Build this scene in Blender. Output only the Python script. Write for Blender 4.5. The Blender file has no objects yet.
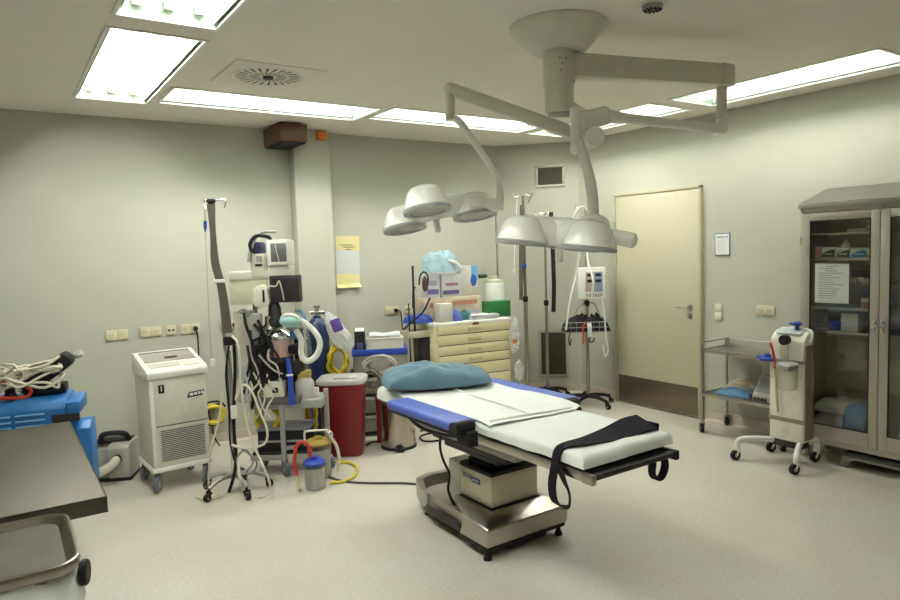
import bpy, bmesh, math, random
from mathutils import Vector, Matrix, noise
random.seed(7)
SC = bpy.context.scene
COL = SC.collection
PI = math.pi
V = Vector
# ------------------------------------------------------------------ camera of the photograph
FPX, PITCH, ROLL, YAW = 670.64, .07471, -.03156, .59421
EYE = V((0, 0, 1.65))
_fw = V((math.sin(YAW)*math.cos(PITCH), math.cos(YAW)*math.cos(PITCH), -math.sin(PITCH)))
_r0 = V((math.cos(YAW), -math.sin(YAW), 0)); _u0 = _r0.cross(_fw)
_rt = math.cos(ROLL)*_r0 + math.sin(ROLL)*_u0
_up = -math.sin(ROLL)*_r0 + math.cos(ROLL)*_u0
def ray(px, py): return _rt*((px-450)/FPX) - _up*((py-300)/FPX) + _fw
def PZ(px, py, z):
    d = ray(px, py); return EYE + d*((z-EYE.z)/d.z)
def PX(px, py, x):
    d = ray(px, py); return EYE + d*(x/d.x)
def PY(px, py, y):
    d = ray(px, py); return EYE + d*(y/d.y)
GF = V((math.sin(YAW), math.cos(YAW), 0))
def PD(px, py, dist):
    d = ray(px, py); return EYE + d*(dist/d.dot(GF))
def S(T, px, py, dy=0.0):
    """local point of T seen at that pixel, on T's local plane y = dy"""
    c, s = math.cos(T.rotation_euler.z), math.sin(T.rotation_euler.z)
    n = V((-s, c, 0)); p = T.location + n*dy
    d = ray(px, py); w = EYE + d*((p-EYE).dot(n)/d.dot(n)) - T.location
    return V((w.x*c + w.y*s, -w.x*s + w.y*c, w.z))
cam_d = bpy.data.cameras.new('camera'); cam = bpy.data.objects.new('camera', cam_d); COL.objects.link(cam)
cam_d.sensor_width = 36; cam_d.lens = FPX/900*36; cam_d.clip_start = .05; cam_d.clip_end = 60
M = Matrix((( _rt.x, _up.x, -_fw.x, 0), (_rt.y, _up.y, -_fw.y, 0), (_rt.z, _up.z, -_fw.z, EYE.z), (0, 0, 0, 1)))
cam.matrix_world = M
SC.camera = cam

# ------------------------------------------------------------------ materials
def lin(c):
    if isinstance(c, str):
        c = [int(c[i:i+2], 16)/255 for i in (0, 2, 4)]
        return tuple(x/12.92 if x <= .04045 else ((x+.055)/1.055)**2.4 for x in c)
    return tuple(c)
def mat(name, col, rough=.5, metal=0., var=.06, scale=14., bump=0., bscale=60., spec=.5, aniso=None, alpha=1., trans=0., emit=None, coat=0., sheen=0.):
    m = bpy.data.materials.new(name); m.use_nodes = True
    nt = m.node_tree; b = nt.nodes['Principled BSDF']
    c = lin(col)
    tc = nt.nodes.new('ShaderNodeTexCoord'); nz = nt.nodes.new('ShaderNodeTexNoise')
    nz.inputs['Scale'].default_value = scale; nz.inputs['Detail'].default_value = 4
    src = tc.outputs['Object']
    if aniso:
        mp = nt.nodes.new('ShaderNodeMapping'); mp.inputs['Scale'].default_value = aniso
        nt.links.new(src, mp.inputs['Vector']); src = mp.outputs['Vector']
    nt.links.new(src, nz.inputs['Vector'])
    rmp = nt.nodes.new('ShaderNodeValToRGB')
    rmp.color_ramp.elements[0].position = .3; rmp.color_ramp.elements[1].position = .7
    rmp.color_ramp.elements[0].color = (*[max(0, x*(1-var)) for x in c], 1)
    rmp.color_ramp.elements[1].color = (*[min(1, x*(1+var)) for x in c], 1)
    nt.links.new(nz.outputs['Fac'], rmp.inputs['Fac']); nt.links.new(rmp.outputs['Color'], b.inputs['Base Color'])
    b.inputs['Roughness'].default_value = rough; b.inputs['Metallic'].default_value = metal
    b.inputs['Specular IOR Level'].default_value = spec
    b.inputs['Coat Weight'].default_value = coat
    b.inputs['Sheen Weight'].default_value = sheen
    if trans: b.inputs['Transmission Weight'].default_value = trans
    if alpha < 1: b.inputs['Alpha'].default_value = alpha
    if emit:
        b.inputs['Emission Color'].default_value = (*lin(emit[0]), 1); b.inputs['Emission Strength'].default_value = emit[1]
    if bump:
        n2 = nt.nodes.new('ShaderNodeTexNoise'); n2.inputs['Scale'].default_value = bscale; n2.inputs['Detail'].default_value = 3
        nt.links.new(src, n2.inputs['Vector'])
        bp = nt.nodes.new('ShaderNodeBump'); bp.inputs['Strength'].default_value = bump; bp.inputs['Distance'].default_value = .01
        nt.links.new(n2.outputs['Fac'], bp.inputs['Height']); nt.links.new(bp.outputs['Normal'], b.inputs['Normal'])
    return m
def glass_mat(name, col=(1, 1, 1), refl=.08, rough=.02):
    m = bpy.data.materials.new(name); m.use_nodes = True; nt = m.node_tree; nt.nodes.clear()
    o = nt.nodes.new('ShaderNodeOutputMaterial'); t = nt.nodes.new('ShaderNodeBsdfTransparent'); g = nt.nodes.new('ShaderNodeBsdfGlossy')
    mx = nt.nodes.new('ShaderNodeMixShader'); lw = nt.nodes.new('ShaderNodeLayerWeight'); mt = nt.nodes.new('ShaderNodeMath')
    lw.inputs['Blend'].default_value = .25; mt.operation = 'MULTIPLY_ADD'; mt.inputs[1].default_value = .35; mt.inputs[2].default_value = refl*.5
    t.inputs['Color'].default_value = (*col, 1); g.inputs['Roughness'].default_value = rough
    nt.links.new(lw.outputs['Facing'], mt.inputs[0]); nt.links.new(mt.outputs[0], mx.inputs[0])
    nt.links.new(t.outputs[0], mx.inputs[1]); nt.links.new(g.outputs[0], mx.inputs[2]); nt.links.new(mx.outputs[0], o.inputs[0])
    return m
def film_mat(name, col, alpha=.5, rough=.25):
    """thin translucent plastic sheeting"""
    m = bpy.data.materials.new(name); m.use_nodes = True; nt = m.node_tree
    b = nt.nodes['Principled BSDF']; b.inputs['Roughness'].default_value = rough
    tc = nt.nodes.new('ShaderNodeTexCoord'); nz = nt.nodes.new('ShaderNodeTexNoise'); nz.inputs['Scale'].default_value = 18
    rp = nt.nodes.new('ShaderNodeMapRange'); rp.inputs['To Min'].default_value = max(0, alpha-.15); rp.inputs['To Max'].default_value = min(1, alpha+.15)
    nt.links.new(tc.outputs['Object'], nz.inputs['Vector']); nt.links.new(nz.outputs['Fac'], rp.inputs['Value'])
    nt.links.new(rp.outputs['Result'], b.inputs['Alpha'])
    b.inputs['Base Color'].default_value = (*lin(col), 1)
    return m
WALL = mat('wall_paint', (.47, .462, .39), .75, var=.02, scale=3, bump=.05, bscale=220)
CEIL = mat('ceiling_paint', (.80, .77, .68), .85, var=.02, scale=3, bump=.04, bscale=150)
CREAM = mat('cream_plastic', (.70, .68, .58), .4, var=.03)
WHITEP = mat('white_plastic', (.80, .80, .74), .38, var=.03)
LAMPW = mat('lamp_white_enamel', (.88, .885, .83), .25, var=.02, coat=.3)
ARMW = mat('arm_enamel', (.68, .66, .56), .35, var=.03)
GREYP = mat('grey_plastic', (.32, .32, .31), .45, var=.05)
DARKP = mat('dark_plastic', (.032, .030, .032), .45, var=.15, spec=.3)
BLACK = mat('black_rubber', (.013, .012, .014), .55, var=.15, spec=.25)
CASTER = mat('caster_grey', (.13, .14, .18), .5, var=.1)
STEEL = mat('brushed_steel', (.47, .43, .38), .28, 1., var=.06, scale=6, aniso=(2, 60, 60))
STEELM = mat('satin_steel', (.42, .39, .345), .38, 1., var=.05, scale=9)
TABLETOP = mat('worn_steel_top', (.11, .098, .082), .5, 1., var=.06, scale=5, aniso=(3, 40, 40))
CHROME = mat('chrome', (.75, .74, .70), .12, 1., var=.03)
CABST = mat('cabinet_steel', (.50, .465, .405), .42, .5, var=.06, scale=5, aniso=(40, 40, 2))
DOORM = mat('door_laminate', (.52, .475, .355), .5, var=.025, scale=5, aniso=(12, 12, 1.2))
FRAMEM = mat('door_frame_paint', (.45, .40, .28), .5, var=.04)
BASEB = mat('skirting_vinyl', (.55, .48, .39), .5, var=.04)
VENTM = mat('vent_slat_metal', (.10, .085, .065), .5, .2, var=.1)
VENTF = mat('vent_frame_metal', (.42, .39, .32), .45, .3, var=.05)
SHEET = mat('white_cotton', (.76, .785, .755), .9, var=.02, scale=6, bump=.12, bscale=18, sheen=.2)
PILLOW = mat('teal_pillow_cotton', (.092, .175, .235), .85, var=.12, scale=5, bump=.35, bscale=11, sheen=.1)
BLUEPAD = mat('blue_vinyl', (.065, .115, .46), .4, var=.06)
STRAPM = mat('black_webbing', (.014, .011, .017), .8, var=.2, bump=.2, bscale=200, spec=.15)
RED = mat('red_plastic', (.20, .004, .006), .35, var=.08)
LID = film_mat('frosted_lid', (.55, .53, .50), .93, .35)
SOCKC = mat('socket_cream', (.62, .565, .40), .4, var=.03)
CREAMST = mat('cream_enamel', (.70, .63, .40), .4, var=.02)
BLUEBOX = mat('bright_blue_plastic', (.02, .15, .43), .38, var=.06)
ROYAL = mat('royal_blue_plastic', (.02, .06, .42), .4, var=.08)
NAVY = mat('cylinder_navy', (.008, .022, .085), .35, var=.1)
YELLOW = mat('yellow_plastic', (.62, .47, .03), .45, var=.08)
WCABLE = mat('cream_cable', (.66, .62, .50), .5, var=.05)
BCABLE = mat('black_cable', (.014, .013, .014), .5, var=.1, spec=.2)
REDC = mat('red_tube', (.50, .03, .02), .4, var=.08)
GREEN = mat('green_plastic', (.02, .16, .04), .45, var=.08)
PAPER = mat('paper_white', (.76, .77, .73), .8, var=.02)
PAPERY = mat('paper_yellow', (.72, .64, .33), .8, var=.04)
PAPERB = mat('paper_bluish', (.60, .61, .62), .8, var=.02)
INK = mat('ink_grey', (.08, .08, .09), .7)
WOODBOX = mat('brown_veneer', (.10, .036, .012), .45, var=.25, scale=5, aniso=(2, 30, 30))
ORANGE = mat('orange_beacon', (.70, .16, .02), .3, var=.1)
CLEAR = glass_mat('clear_glass', (.97, .98, .97), .07)
DGLASS = glass_mat('cabinet_glass', (.975, .98, .975), .05)
JAR = glass_mat('clear_plastic_jar', (.90, .90, .87), .14, .1)
FILM = film_mat('polythene', (.78, .80, .80), .42)
FILMW = film_mat('white_polythene', (.80, .81, .80), .72)
FILMB = film_mat('pale_blue_polythene', (.45, .68, .78), .6)
SCREEN = mat('dark_screen', (.035, .03, .035), .12, var=.05)
GSCREEN = mat('grey_screen', (.16, .16, .17), .2, var=.05)
PINK = mat('soda_lime_pink', (.42, .27, .25), .6, var=.15, scale=60)
SKIN_TAN = mat('tan_cloth', (.50, .43, .30), .9, var=.08)
LBLUE = mat('light_blue_cloth', (.16, .34, .60), .85, var=.08, bump=.3, bscale=20)
PURPLE = mat('violet_plastic', (.12, .07, .35), .5, var=.1)
PINKB = mat('pink_card', (.62, .24, .32), .6)
BLUEC = mat('blue_card', (.05, .30, .62), .5)
ORANGEC = mat('orange_card', (.70, .33, .06), .5)
BELT = mat('grey_brown_webbing', (.10, .085, .065), .7, var=.15)
LAMPGLASS = mat('lamp_lens', (.55, .52, .46), .15, var=.04)
LAMPRIM = mat('lamp_rim_grey', (.40, .41, .40), .35, .2, var=.05)
TUBE_EMIT = mat('fluorescent_tube', (.9, .95, .9), .4, emit=((1.0, .985, .92), 36.0))
TUBE_DIM = mat('fluorescent_tube_dimmed', (.9, .95, .9), .4, emit=((1.0, .985, .92), 24.0))  # same tubes with emission lowered so the right wall stays darker
REFLECT = mat('lamp_reflector', (.40, .46, .40), .5, var=.02)
def floor_mat():
    m = bpy.data.materials.new('floor_terrazzo_vinyl'); m.use_nodes = True; nt = m.node_tree; b = nt.nodes['Principled BSDF']
    tc = nt.nodes.new('ShaderNodeTexCoord')
    n1 = nt.nodes.new('ShaderNodeTexNoise'); n1.inputs['Scale'].default_value = 55; n1.inputs['Detail'].default_value = 5
    n2 = nt.nodes.new('ShaderNodeTexNoise'); n2.inputs['Scale'].default_value = 1.6; n2.inputs['Detail'].default_value = 5
    r1 = nt.nodes.new('ShaderNodeValToRGB'); e = r1.color_ramp.elements
    e[0].position = .3; e[0].color = (.53, .50, .435, 1); e[1].position = .7; e[1].color = (.625, .59, .52, 1)
    mx = nt.nodes.new('ShaderNodeMix'); mx.data_type = 'RGBA'; mx.blend_type = 'MULTIPLY'
    r2 = nt.nodes.new('ShaderNodeValToRGB'); e = r2.color_ramp.elements
    e[0].position = .35; e[0].color = (.93, .90, .88, 1); e[1].position = .65; e[1].color = (1, 1, 1, 1)
    for a in (n1, n2): nt.links.new(tc.outputs['Object'], a.inputs['Vector'])
    nt.links.new(n1.outputs['Fac'], r1.inputs['Fac']); nt.links.new(n2.outputs['Fac'], r2.inputs['Fac'])
    mx.inputs['Factor'].default_value = 1
    nt.links.new(r1.outputs['Color'], mx.inputs['A']); nt.links.new(r2.outputs['Color'], mx.inputs['B'])
    nt.links.new(mx.outputs['Result'], b.inputs['Base Color'])
    rr = nt.nodes.new('ShaderNodeMapRange'); rr.inputs['To Min'].default_value = .30; rr.inputs['To Max'].default_value = .46
    nt.links.new(n2.outputs['Fac'], rr.inputs['Value']); nt.links.new(rr.outputs['Result'], b.inputs['Roughness'])
    b.inputs['Specular IOR Level'].default_value = .4
    return m
FLOOR = floor_mat()

# ------------------------------------------------------------------ mesh helpers
class MB:
    def __init__(s): s.bm = bmesh.new(); s.mats = []; s.cur = 0
    def use(s, m):
        if m not in s.mats: s.mats.append(m)
        s.cur = s.mats.index(m); return s
    def _fin(s, verts, faces, mtx=None):
        if mtx is not None:
            for v in verts: v.co = mtx @ v.co
        for f in faces: f.material_index = s.cur
    def add(s, vs, fs, mtx=None):
        bv = [s.bm.verts.new(v) for v in vs]; bf = []
        for f in fs:
            try: bf.append(s.bm.faces.new([bv[i] for i in f]))
            except ValueError: pass
        s._fin(bv, bf, mtx); return s
    def box(s, x0, x1, y0, y1, z0, z1, bev=0., seg=2, mtx=None):
        t = bmesh.new()
        bmesh.ops.create_cube(t, size=1)
        for v in t.verts: v.co = V(((x0+x1)/2 + v.co.x*(x1-x0), (y0+y1)/2 + v.co.y*(y1-y0), (z0+z1)/2 + v.co.z*(z1-z0)))
        if bev:
            bev = min(bev, .49*min(abs(x1-x0), abs(y1-y0), abs(z1-z0)))
            bmesh.ops.bevel(t, geom=list(t.edges), offset=bev, segments=seg, affect='EDGES', profile=.5)
        return s.merge(t, mtx)
    def merge(s, t, mtx=None):
        t.verts.index_update()
        vs = [v.co.copy() for v in t.verts]; fs = [[v.index for v in f.verts] for f in t.faces]; t.free()
        return s.add(vs, fs, mtx)
    def prism(s, poly, a, b, axis='x', bev=0., mtx=None):
        """polygon in the two other axes, extruded along axis from a to b"""
        t = bmesh.new()
        def P(u, v, w): return {'x': (w, u, v), 'y': (u, w, v), 'z': (u, v, w)}[axis]
        n = len(poly); A = [t.verts.new(P(u, v, a)) for u, v in poly]; B = [t.verts.new(P(u, v, b)) for u, v in poly]
        t.faces.new(A); t.faces.new(B[::-1])
        for i in range(n): t.faces.new((A[i], B[i], B[(i+1) % n], A[(i+1) % n]))
        bmesh.ops.recalc_face_normals(t, faces=list(t.faces))
        if bev: bmesh.ops.bevel(t, geom=list(t.edges), offset=bev, segments=2, affect='EDGES', profile=.5)
        return s.merge(t, mtx)
    def cyl(s, p0, p1, r0, r1=None, seg=16, cap=True):
        p0, p1 = V(p0), V(p1); r1 = r0 if r1 is None else r1
        return s.rings([(p0, r0), (p1, r1)], seg, cap)
    def rings(s, pr, seg=16, cap=True):
        d = (pr[-1][0]-pr[0][0]); q = d.to_track_quat('Z', 'Y') if d.length > 1e-9 else Matrix.Identity(3).to_quaternion()
        vs, fs = [], []
        for p, r in pr:
            for i in range(seg):
                a = 2*PI*i/seg; vs.append(p + q @ V((r*math.cos(a), r*math.sin(a), 0)))
        for k in range(len(pr)-1):
            for i in range(seg):
                j = (i+1) % seg; fs.append((k*seg+i, k*seg+j, (k+1)*seg+j, (k+1)*seg+i))
        if cap: fs.append(tuple(range(seg))[::-1]); fs.append(tuple((len(pr)-1)*seg+i for i in range(seg)))
        return s.add(vs, fs)
    def lathe(s, prof, c=(0, 0, 0), seg=24, mtx=None, cap=True, sx=1., sy=1.):
        vs, fs = [], []; c = V(c)
        for r, z in prof:
            for i in range(seg):
                a = 2*PI*i/seg; vs.append(c + V((r*sx*math.cos(a), r*sy*math.sin(a), z)))
        for k in range(len(prof)-1):
            for i in range(seg):
                j = (i+1) % seg; fs.append((k*seg+i, k*seg+j, (k+1)*seg+j, (k+1)*seg+i))
        if cap:
            if prof[0][0] > 1e-6: fs.append(tuple(range(seg))[::-1])
            if prof[-1][0] > 1e-6: fs.append(tuple((len(prof)-1)*seg+i for i in range(seg)))
        return s.add(vs, fs, mtx)
    def sphere(s, c, r, seg=16, ring=10, mtx=None):
        r = (r, r, r) if not hasattr(r, '__len__') else r
        t = bmesh.new(); bmesh.ops.create_uvsphere(t, u_segments=seg, v_segments=ring, radius=1)
        for v in t.verts: v.co = V((c[0]+v.co.x*r[0], c[1]+v.co.y*r[1], c[2]+v.co.z*r[2]))
        return s.merge(t, mtx)
    def tube(s, pts, r, seg=8, sub=5, closed=False, cap=True):
        pts = spline(pts, sub, closed) if sub > 1 else [V(p) for p in pts]
        n = len(pts); vs, fs = [], []; up = None
        for k in range(n):
            a = pts[(k-1) % n] if (closed or k) else pts[0]; b = pts[(k+1) % n] if (closed or k < n-1) else pts[-1]
            d = (b-a).normalized() if (b-a).length > 1e-9 else V((0, 0, 1))
            if up is None: up = V((0, 0, 1)) if abs(d.z) < .9 else V((1, 0, 0))
            x = d.cross(up)
            if x.length < 1e-4: x = d.orthogonal()
            x.normalize(); up = x.cross(d).normalized()
            rr = r(k/(n-1)) if callable(r) else r
            for i in range(seg):
                t = 2*PI*i/seg; vs.append(pts[k] + (x*math.cos(t) + up*math.sin(t))*rr)
        for k in range(n if closed else n-1):
            for i in range(seg):
                j = (i+1) % seg; q = (k+1) % n; fs.append((k*seg+i, k*seg+j, q*seg+j, q*seg+i))
        if cap and not closed: fs.append(tuple(range(seg))[::-1]); fs.append(tuple((n-1)*seg+i for i in range(seg)))
        return s.add(vs, fs)
    def ribbon(s, pts, wid, thick=.004, sub=5):
        """flat strap: pts centre line, wid = list of half-width vectors"""
        P = spline(pts, sub); W = spline(wid, sub); n = len(P); vs, fs = [], []
        for k in range(n):
            d = (P[min(k+1, n-1)]-P[max(k-1, 0)]).normalized(); nn = d.cross(W[k]).normalized()*thick*.5
            vs += [P[k]-W[k]-nn, P[k]+W[k]-nn, P[k]+W[k]+nn, P[k]-W[k]+nn]
        for k in range(n-1):
            for i in range(4):
                j = (i+1) % 4; fs.append((k*4+i, k*4+j, k*4+4+j, k*4+4+i))
        fs += [(3, 2, 1, 0), tuple(4*(n-1)+i for i in range(4))]
        return s.add(vs, fs)
    def grid(s, fn, nu, nv, thick=0.):
        vs, fs = [], []
        for i in range(nu+1):
            for j in range(nv+1): vs.append(V(fn(i/nu, j/nv)))
        w = nv+1
        for i in range(nu):
            for j in range(nv): fs.append((i*w+j, (i+1)*w+j, (i+1)*w+j+1, i*w+j+1))
        if thick:
            t = bmesh.new(); tv = [t.verts.new(v) for v in vs]
            for f in fs: t.faces.new([tv[i] for i in f])
            bmesh.ops.recalc_face_normals(t, faces=list(t.faces))
            bmesh.ops.solidify(t, geom=list(t.faces), thickness=thick)
            return s.merge(t)
        return s.add(vs, fs)
    def quad(s, *p): return s.add(p, [tuple(range(len(p)))])
    def build(s, name, m=None, parent=None, loc=None, rotz=0., world=False, ang=35, dbl=False, recalc=True):
        if recalc: bmesh.ops.recalc_face_normals(s.bm, faces=list(s.bm.faces))
        me = bpy.data.meshes.new(name)
        if loc is not None or world:
            L = V(loc) if loc is not None else parent.location if parent else V((0, 0, 0))
            rz = parent.rotation_euler.z if (world and parent) else rotz
            if world:
                mt = (Matrix.Translation(L) @ Matrix.Rotation(rz, 4, 'Z')).inverted()
                s.bm.transform(mt)
        lim = math.radians(ang)
        for f in s.bm.faces: f.smooth = True
        for e in s.bm.edges:
            if len(e.link_faces) != 2 or e.calc_face_angle(0) > lim: e.smooth = False
        s.bm.to_mesh(me); s.bm.free()
        for x in (s.mats if s.mats else [m]): me.materials.append(x)
        o = bpy.data.objects.new(name, me); COL.objects.link(o)
        if parent is not None: o.parent = parent
        elif loc is not None: o.location = loc; o.rotation_euler.z = rotz
        return o
def spline(pts, sub, closed=False):
    P = [V(p) for p in pts]; n = len(P); out = []
    if n < 3 and not closed: 
        return [P[0].lerp(P[-1], i/sub) for i in range(sub+1)]
    rng = range(n) if closed else range(n-1)
    for i in rng:
        p0 = P[(i-1) % n] if (closed or i) else P[0]*2-P[1]; p1 = P[i]; p2 = P[(i+1) % n]
        p3 = P[(i+2) % n] if (closed or i+2 < n) else P[-1]*2-P[-2]
        for k in range(sub):
            t = k/sub
            out.append(.5*((2*p1) + (p2-p0)*t + (2*p0-5*p1+4*p2-p3)*t*t + (3*p1-p0-3*p2+p3)*t**3))
    if not closed: out.append(P[-1])
    return out
def tag(o, label, cat, group=None, kind=None):
    o['label'] = label; o['category'] = cat
    if group: o['group'] = group
    if kind: o['kind'] = kind
    return o
def thing(name, label, cat, loc=(0, 0, 0), rotz=0., group=None):
    o = bpy.data.objects.new(name, None); COL.objects.link(o); o.empty_display_size = .1
    o.location = loc; o.rotation_euler = (0, 0, rotz)
    return tag(o, label, cat, group)
def struct(o): o['kind'] = 'structure'; return o
def dup(root, loc, rotz=None, label=None):
    def cp(o, par):
        c = o.copy(); COL.objects.link(c)
        if par is not None: c.parent = par
        for ch in list(o.children): cp(ch, c)
        return c
    r = cp(root, None); r.location = loc
    if rotz is not None: r.rotation_euler.z = rotz
    if label: r['label'] = label
    return r
def caster(parent, x, y, wheel_r=.045, top=.11, m=CASTER, ang=0., width=.03):
    """a swivel caster under a thing: fork with its wheel"""
    d = V((math.cos(ang), math.sin(ang), 0)); n = V((-d.y, d.x, 0)); c = V((x, y, wheel_r)) + d*.018
    b = MB(); b.cyl((x, y, top), (x, y, wheel_r*2+.004), .011, seg=10)
    for s in (-1, 1):
        q = c + n*s*(width*.5+.003)
        b.cyl(q + V((0, 0, wheel_r+.008)) - d*.018, q, .008, .006, seg=8)
    b.cyl(V((x, y, wheel_r*2+.006)) - n*(width*.5+.008), V((x, y, wheel_r*2+.006)) + n*(width*.5+.008), .010, seg=8)
    f = b.build('caster', m, parent)
    w = MB(); w.use(BLACK if m is not CASTER else CASTER); w.rings([(c-n*width*.5, wheel_r*.85), (c-n*width*.4, wheel_r), (c+n*width*.4, wheel_r), (c+n*width*.5, wheel_r*.85)], 18)
    w.use(GREYP); w.cyl(c-n*(width*.5+.002), c+n*(width*.5+.002), wheel_r*.42, seg=12)
    w.build('wheel', None, f)
    return f
# ================================================================== the room
H = 2.79
XL, XR, YF, YB = -1.45, 5.38, -1.7, 6.0
CX, CY = 4.74, 5.36                      # the chamfered corner runs from (CX, YB) to (XR, CY)
b = MB(); b.box(XL-.1, XR+.1, YF-.1, YB+.1, -.06, 0); struct(b.build('floor', FLOOR))
PANELS = [(.54, 1.0, 3.70, 5.36), (.54, 1.0, 1.84, 3.49), (.54, 1.0, -.02, 1.63),
          (1.07, 2.63, 4.79, 5.29), (2.71, 4.37, 4.71, 5.17),
          (4.50, 5.03, 3.67, 5.19), (4.53, 5.08, 1.97, 3.49)]
def ceiling():
    xs = sorted({XL, XR, *[p[0] for p in PANELS], *[p[1] for p in PANELS]}); ys = sorted({YF, YB, *[p[2] for p in PANELS], *[p[3] for p in PANELS]})
    b = MB()
    for i in range(len(xs)-1):
        for j in range(len(ys)-1):
            mx, my = (xs[i]+xs[i+1])/2, (ys[j]+ys[j+1])/2
            if any(p[0] < mx < p[1] and p[2] < my < p[3] for p in PANELS): continue
            b.quad((xs[i], ys[j], H), (xs[i], ys[j+1], H), (xs[i+1], ys[j+1], H), (xs[i+1], ys[j], H))
    bmesh.ops.remove_doubles(b.bm, verts=list(b.bm.verts), dist=1e-5)
    return struct(b.build('ceiling', CEIL))
ceiling()
def wall(name, p, q, t=.1):
    p, q = V((*p, 0)), V((*q, 0)); d = (q-p).normalized(); n = V((-d.y, d.x, 0))
    b = MB(); c = [p, q, q+n*t, p+n*t]
    b.prism([(v.x, v.y) for v in c], 0, H, 'z')
    return struct(b.build(name, WALL))
wall('wall_back', (XL, YB), (CX, YB)); wall('wall_corner', (CX, YB), (XR, CY)); wall('wall_right', (XR, CY), (XR, YF))
wall('wall_left', (XL, YF), (XL, YB)); wall('wall_front', (XR, YF), (XL, YF))
def base(name, p, q, h=.1, t=.012):
    p, q = V((*p, 0)), V((*q, 0)); d = (q-p).normalized(); n = V((d.y, -d.x, 0))
    b = MB(); c = [p, q, q+n*t, p+n*t]
    b.prism([(v.x, v.y) for v in c], 0, h, 'z')
    f = [p+n*t, q+n*t, q+n*(t+.02), p+n*(t+.02)]          # the coved foot where the floor vinyl turns up
    b.add([V((f[0].x, f[0].y, .022)), V((f[1].x, f[1].y, .022)), V((f[2].x, f[2].y, .0005)), V((f[3].x, f[3].y, .0005))], [(0, 1, 2, 3)])
    return struct(b.build(name, BASEB))
base('baseboard_back', (XL, YB), (2.30, YB)); base('baseboard_back', (2.67, YB), (CX, YB)); base('baseboard_corner', (CX, YB), (XR, CY))
base('baseboard_right', (XR, CY), (XR, 4.86)); base('baseboard_right', (XR, 3.76), (XR, YF))
b = MB(); b.box(2.31, 2.665, 5.87, YB, 0, H, .008); wc = struct(b.build('wall_column', WALL))

# ---- fluorescent panels in the ceiling
def panel(k, p, label):
    x0, x1, y0, y1 = p; cx, cy = (x0+x1)/2, (y0+y1)/2
    t = thing('ceiling_light', label, 'ceiling light', (cx, cy, H), 0, 'fluorescent ceiling panels')
    w, l = x1-x0, y1-y0; along_y = l > w; d = .095
    b = MB()                                              # recessed housing, open below, slightly flared
    i = .018
    b.quad((-w/2, -l/2, 0), (w/2, -l/2, 0), (w/2-i, -l/2+i, d), (-w/2+i, -l/2+i, d)); b.quad((-w/2, l/2, 0), (w/2, l/2, 0), (w/2-i, l/2-i, d), (-w/2+i, l/2-i, d))
    b.quad((-w/2, -l/2, 0), (-w/2, l/2, 0), (-w/2+i, l/2-i, d), (-w/2+i, -l/2+i, d)); b.quad((w/2, -l/2, 0), (w/2, l/2, 0), (w/2-i, l/2-i, d), (w/2-i, -l/2+i, d))
    n = 3; a = (w if along_y else l)-2*i; L = (l if along_y else w)/2-i
    def q(u, v, z): return (u, v, z) if along_y else (v, u, z)
    for k_ in range(n):                                   # one trough per tube
        u0 = -a/2 + a*k_/n; u1 = u0 + a/n; m = .03
        pr = [(u0+.001, .010), (u0+.010, .045), (u0+.03, d), (u1-.03, d), (u1-.010, .045), (u1-.001, .010)]
        for (ua, za), (ub, zb_) in zip(pr, pr[1:]): b.quad(q(ua, -L, za), q(ua, L, za), q(ub, L, zb_), q(ub, -L, zb_))
        b.quad(q(u1-.001, -L, .010), q(u1-.001, L, .010), q(u1+.001, L, .010), q(u1+.001, -L, .010))
    b.build('reflector', REFLECT, t)
    f = MB(); e = .014
    f.box(-w/2-e, w/2+e, -l/2-e, -l/2+.004, -.008, .002); f.box(-w/2-e, w/2+e, l/2-.004, l/2+e, -.008, .002)
    f.box(-w/2-e, -w/2+.004, -l/2, l/2, -.008, .002); f.box(w/2-.004, w/2+e, -l/2, l/2, -.008, .002)
    f.build('frame', WHITEP, t)
    for k_ in range(n):
        u = -a/2 + a*(k_+.5)/n; c = MB(); c.cyl(q(u, -L+.03, d-.03), q(u, L-.03, d-.03), .016, seg=10)
        tb = c.build('fluorescent_tube', TUBE_DIM if x0 > 4.4 else TUBE_EMIT, t)
        for v0, v1 in ((-L+.004, -L+.03), (L-.03, L-.004)):
            s = MB(); (s.box(u-.02, u+.02, v0, v1, d-.055, d-.01, .004) if along_y else s.box(v0, v1, u-.02, u+.02, d-.055, d-.01, .004)); s.build('lamp_holder', WHITEP, t)
PL = ['long fluorescent ceiling panel with three bare tubes above the wheeled white cabinet', 'fluorescent ceiling panel cut by the top edge, over the steel work table', 'fluorescent ceiling panel above and behind the steel tray, out of frame',
      'fluorescent ceiling panel running across in front of the brown wall box', 'fluorescent ceiling panel crossed by the bent tube of the far surgical lamp', 'fluorescent ceiling panel half hidden by the lamp arms, in front of the door',
      'fluorescent ceiling panel reaching from the pivot post towards the glass cabinet']
for k, (p, l) in enumerate(zip(PANELS, PL)): panel(k, p, l)

# ---- door_1
D0 = PX(618.7, 193.8, XR); D1 = PX(702.6, 300, XR)
T = bpy.data.objects.new('door_1', None); COL.objects.link(T); T.location = (XR, 4.31, 0); T.rotation_euler.z = -PI/2; struct(T)
T['label'] = 'beige laminate door with a steel kick plate between the corner and the sign'; T['category'] = 'door'
W2 = .49; DH = 2.135
b = MB(); b.box(-W2, W2, -.035, .0, .012, DH, .004); b.build('door_leaf', DOORM, T)
b = MB()
for x in (-W2-.028, W2+.004): b.box(x, x+.024, -.042, 0, 0, DH+.03, .003)
b.box(-W2-.028, W2+.028, -.042, 0, DH+.004, DH+.03, .003); b.build('door_frame', FRAMEM, T)
b = MB(); b.box(-W2+.012, W2-.012, -.0385, -.035, .02, .295, .001); b.build('kick_plate', mat('kick_plate_steel', (.20, .165, .12), .38, .9, var=.08, aniso=(3, 30, 30)), T)
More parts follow.
